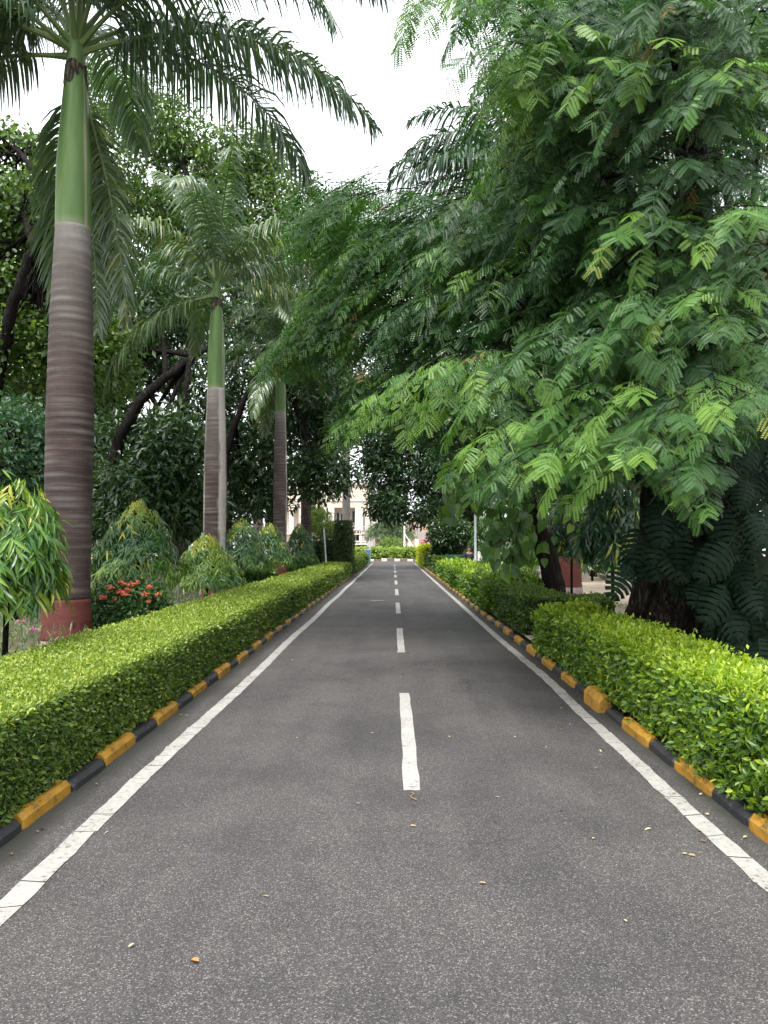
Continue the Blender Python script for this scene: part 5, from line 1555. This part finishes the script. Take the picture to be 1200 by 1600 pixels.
def building():
    Y = 100.0
    px = lambda u: at(u, 850, Y)[0]
    pz = lambda v: at(560, v, Y)[2]
    r = thing('cream_building', 'cream two storey building with columns and a lettered band at the end of the road', 'building', (px(530), Y, 0))
    zt = pz(757); z1 = pz(793); z2 = pz(820); z3 = pz(835)
    xl, xr = px(440), px(580)
    w = Geo()
    w.box(xl, xr, Y, Y + 14, z1, zt)                                   # upper parapet mass
    w.box(xl, xr, Y + 2.4, Y + 14, z3, z1 - .003)                      # recessed upper storey
    w.box(xl, px(548), Y + .1, Y + 14, -.1, z3 - .003)
    w.obj('wall', M['wall_cream'], r)
    Geo().box(xl - .2, xr + .2, Y - .25, Y + 14.2, zt + .003, zt + .35).obj('roof', M['wall_white'], r)
    Geo().box(xl, xr, Y - .12, Y - .003, pz(783), pz(780)).obj('string_course', M['wall_white'], r)
    Geo().box(xl, xr + .1, Y - .6, Y + 2.39, z3, z3 + .25).obj('balcony_floor', M['wall_white'], r)
    for u in (509, 516, 561, 574, 470, 455):
        wd = 1.8 if u in (516, 561) else 1.0
        Geo().box(px(u) - wd * .28, px(u) + wd * .28, Y - .05, Y + .6, z3 + .253, z1 - .003).obj('column', M['wall_white'], r)
    g = Geo(); g.box(px(497), xr, Y - .58, Y - .5, z3 + .95, z3 + 1.03)
    for k in range(36):
        x = px(497) + k * (xr - px(497)) / 36; g.box(x, x + .05, Y - .565, Y - .515, z3 + .253, z3 + .948)
    g.obj('railing', M['frame'], r)
    for (u0, u1, va, vb) in ((518, 528, 800, 817), (531, 537, 802, 816), (498, 507, 797, 815), (549, 558, 798, 816)):
        f = Geo(); f.box(px(u0) - .1, px(u1) + .1, Y + 2.3, Y + 2.39, pz(vb) - .1, pz(va) + .1); fo = f.obj('window', M['frame'], r)
        Geo().box(px(u0), px(u1), Y + 2.25, Y + 2.297, pz(vb), pz(va)).obj('pane', M['glass'], fo)
        Geo().box((px(u0) + px(u1)) / 2 - .06, (px(u0) + px(u1)) / 2 + .06, Y + 2.2, Y + 2.247, pz(vb), pz(va)).obj('mullion', M['frame'], fo)
    # lettered band
    Geo().box(px(546), px(566), Y - 1.2, Y - .62, pz(835.5), pz(827)).obj('sign_band', M['wall_white'], r)
    g = Geo(); x0 = px(551); h = pz(829) - pz(833.5); zb_ = pz(833.5)
    g.box(x0, x0 + 1.15, Y - 1.24, Y - 1.203, zb_ + h * .86, zb_ + h)
    for k, (dx, hh) in enumerate(((.05, .86), (.28, .5), (.38, .86), (.66, .6), (.78, .86), (1.02, .86))):
        g.box(x0 + dx, x0 + dx + .1, Y - 1.24, Y - 1.203, zb_ + h * (.86 - hh), zb_ + h * .857)
    g.box(x0 + .15, x0 + .36, Y - 1.239, Y - 1.204, zb_ + h * .3, zb_ + h * .42); g.box(x0 + .5, x0 + .77, Y - 1.239, Y - 1.204, zb_ + h * .12, zb_ + h * .24)
    g.obj('lettering', M['letter'], r)
    # ground floor openings and receding canopy wing
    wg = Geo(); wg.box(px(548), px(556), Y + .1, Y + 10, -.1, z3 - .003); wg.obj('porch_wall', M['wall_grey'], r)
    for (u0, u1, va, vb) in ((549, 555.5, 838, 852),):
        f = Geo(); f.box(px(u0) - .1, px(u1) + .1, Y - .0, Y + .09, pz(vb) - .1, pz(va) + .1); fo = f.obj('window', M['frame'], r)
        Geo().box(px(u0), px(u1), Y - .06, Y - .003, pz(vb), pz(va)).obj('pane', M['glass'], fo)
    g = Geo()
    a = [(px(566), Y, pz(833)), (px(566), Y, pz(846)), (px(582), Y + 22, at(582, 848, Y + 22)[2]), (px(582), Y + 22, at(582, 840, Y + 22)[2])]
    Geo().box(px(566) - .1, px(566) + .25, Y - .4, Y + 20, -.1, pz(837)).obj('side_wall', M['wall_white'], r)
    for k in range(5):
        yy = Y + 1.5 + k * 3.6
        f = Geo().box(px(566) + .25, px(566) + .31, yy, yy + 1.6, 1.0, 2.6).obj('window', M['frame'], r)
        Geo().box(px(566) + .313, px(566) + .35, yy + .12, yy + 1.48, 1.12, 2.48).obj('pane', M['glass'], f)
    Geo().box(px(556) , px(573), Y - 2.6, Y - .65, pz(847.5), pz(845)).obj('porch_canopy', M['wall_white'], r)
    for u in (558, 571):
        Geo().box(px(u) - .12, px(u) + .12, Y - 2.5, Y - 2.2, 0, pz(847.6)).obj('porch_post', M['wall_white'], r)
    # pink wing to the right
    r2 = thing('pink_building', 'low pink building with an arched panel behind the planted bed', 'building', (px(610), Y + 18, 0))
    Y2 = Y + 18
    qx = lambda u: at(u, 850, Y2)[0]; qz = lambda v: at(600, v, Y2)[2]
    Geo().box(qx(578), qx(700), Y2, Y2 + 10, -.1, qz(842)).obj('wall', M['wall_pink'], r2)
    Geo().box(qx(576), qx(640), Y2 - .3, Y2 + 10, qz(842) + .003, qz(839)).obj('roof', M['wall_white'], r2)
    for u in (583, 597, 640, 651):
        Geo().box(qx(u) - .3, qx(u) + .3, Y2 - .28, Y2 - .003, -.1, qz(842)).obj('pilaster', M['wall_white'], r2)
    th_ = np.linspace(0, np.pi, 15)
    cx_, hw_, zs_ = (qx(585) + qx(596)) / 2, (qx(596) - qx(585)) / 2 - .25, qz(849)
    V = np.array([(cx_ + hw_ * math.cos(t), Y2 - .06, zs_ + .7 * math.sin(t)) for t in th_] + [(cx_ - hw_, Y2 - .06, .2), (cx_ + hw_, Y2 - .06, .2)])
    Vb = V + np.array([0, .055, 0]); nV = len(V); i_ = np.arange(nV)
    Geo().add(np.vstack([V, Vb]), [np.arange(nV)[None], np.stack([i_, (i_ + 1) % nV, (i_ + 1) % nV + nV, i_ + nV], 1)]).obj('arch_panel', M['kerb_red'], r2)
    r3 = thing('pink_building', 'taller sloping pink building on the right with a grey stair in front', 'building', (qx(670), Y2 + 11, 0))
    Geo().box(qx(640), qx(760), Y2 + 11, Y2 + 22, -.1, qz(806)).obj('wall', M['wall_pink'], r3)
    Geo().box(qx(640) - .2, qx(760), Y2 + 10.7, Y2 + 22.2, qz(806) + .003, qz(803)).obj('roof', M['wall_white'], r3)
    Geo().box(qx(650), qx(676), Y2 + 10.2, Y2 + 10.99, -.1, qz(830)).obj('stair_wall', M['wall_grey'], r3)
    for k in range(12):
        Geo().box(qx(652) + k * .35, qx(652) + k * .35 + .4, Y2 + 9.2, Y2 + 10.18, 0, 4.6 - k * .36).obj('step', M['concrete'], r3)
    for (u0, u1) in ((684, 690), (698, 704)):
        f = Geo().box(qx(u0), qx(u1), Y2 + 10.9, Y2 + 10.99, qz(832), qz(820)).obj('window', M['frame'], r3)
        Geo().box(qx(u0) + .1, qx(u1) - .1, Y2 + 10.85, Y2 + 10.897, qz(832) + .1, qz(820) - .1).obj('pane', M['glass'], f)
building()
# barrier rail and small hedges left of the junction
c0, c1_ = at(548, 858, 74), at(574, 858, 74)
rl = thing('barrier', 'white horizontal barrier rail before the porch at the far left', 'barrier', (c0[0], 74, 0))
for z_ in (.85, 1.45): Geo().box(c0[0], c1_[0] + .4, 73.97, 74.03, z_, z_ + .1).obj('rail', M['white_metal'], rl)
for x_ in (c0[0] + .1, c1_[0]): Geo().box(x_, x_ + .1, 74.035, 74.12, 0, 1.6).obj('post', M['white_metal'], rl)
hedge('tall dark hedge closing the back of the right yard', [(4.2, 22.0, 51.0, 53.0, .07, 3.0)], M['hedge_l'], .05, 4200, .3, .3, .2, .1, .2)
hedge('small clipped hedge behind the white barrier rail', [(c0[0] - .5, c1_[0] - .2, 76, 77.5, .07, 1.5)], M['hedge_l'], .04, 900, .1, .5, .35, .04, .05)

# ------------------------------------------------------------------ litter on the road
dl = []
for s_ in range(4):
    r_ = np.random.default_rng(s_)
    V = LEAF6[0].copy(); V[:, 2] += r_.uniform(.05, .3) * (V[:, 0] ** 2 * 3 + .25 * (V[:, 1] - .5) ** 2) + .02
    dl.append(Geo().add(V, [f for f in LEAF6[1]], np.full(6, .25 + .2 * s_)).mesh('fallen_leaf', M['dead_leaf']))
spots = [(877, 1085), (853, 1135), (880, 1140), (891, 1131), (937, 1171), (936, 1179), (928, 1200), (882, 1280), (925, 1310), (1017, 1294), (1075, 1335), (1093, 1313), (1108, 1273), (980, 1170), (1093, 1242), (910, 1130), (876, 1107), (833, 1107),
         (1074, 1334), (1161, 1309), (1092, 1298), (938, 1095), (505, 1095), (320, 1130), (150, 1224), (170, 1298), (71, 1295), (56, 1298), (20, 1335), (295, 1118), (285, 1116), (230, 1185), (463, 1153), (473, 1123), (625, 1058), (632, 1053), (591, 1085), (580, 1145), (718, 1140), (697, 1040), (770, 1045),
         (780, 985), (790, 979), (760, 960), (698, 936), (700, 1150), (854, 1166), (800, 1137), (803, 1150), (830, 1113), (870, 1050), (825, 1030), (500, 1003), (458, 1030), (640, 1020), (640, 905), (598, 910), (655, 930), (720, 948), (765, 968), (1050, 1240), (640, 1290), (555, 1255), (780, 1245), (880, 1265), (420, 1400), (980, 1440), (760, 1380), (200, 1480), (300, 1350)]
for k, (u, v) in enumerate(spots):
    p_ = on_ground(u, v, .008)
    far_ = min(1.6, max(.7, p_[1] / 9))
    o = mesh_obj('fallen_leaf', dl[int(rng.integers(4))], None, p_)
    s_ = rng.uniform(.03, .055) * far_; o.scale = (s_, s_, s_); o.rotation_euler = (rng.normal(0, .15), rng.normal(0, .15), rng.uniform(0, 6.28))
    where = ('by the left kerb' if p_[0] < -1.5 else 'in the left lane' if p_[0] < -.15 else 'close to the centre dashes' if p_[0] < .4 else
             'in the right lane' if p_[0] < 1.6 else 'past the right edge line')
    dist = ('nearest the camera' if p_[1] < 4.6 else 'level with the nearest lane dash' if p_[1] < 7.9 else 'level with the second lane dash' if p_[1] < 14 else 'far down the road')
    tag(o, 'small dry leaf %s, %s' % (where, dist), 'leaf', 'fallen leaves ' + where + ' ' + dist)
p_ = on_ground(311, 1502, .01)
o = mesh_obj('fallen_leaf', Geo().add(LEAF6[0] * A([1.3, 1, 2.6]), [f for f in LEAF6[1]], np.full(6, .12)).mesh('orange_leaf', stuff_mat('orange_dead_leaf', (.34, .13, .035), (.46, .20, .06), 30, 0.8, 0)), None, p_)
o.scale = (.04,) * 3; o.rotation_euler.z = 1.2
tag(o, 'orange brown curled leaf lying alone on the nearest asphalt at left', 'leaf')
g = Geo(); p_ = on_ground(641, 1238, .006)
tube(g, smooth_path([p_, p_ + A([.02, -.05, .01]), p_ + A([.0, -.09, .004]), p_ + A([.035, -.14, .002])], 8), .0035, 5)
tag(g.obj('twig', M['twig']), 'thin curved dry twig lying just below the nearest lane dash', 'twig')
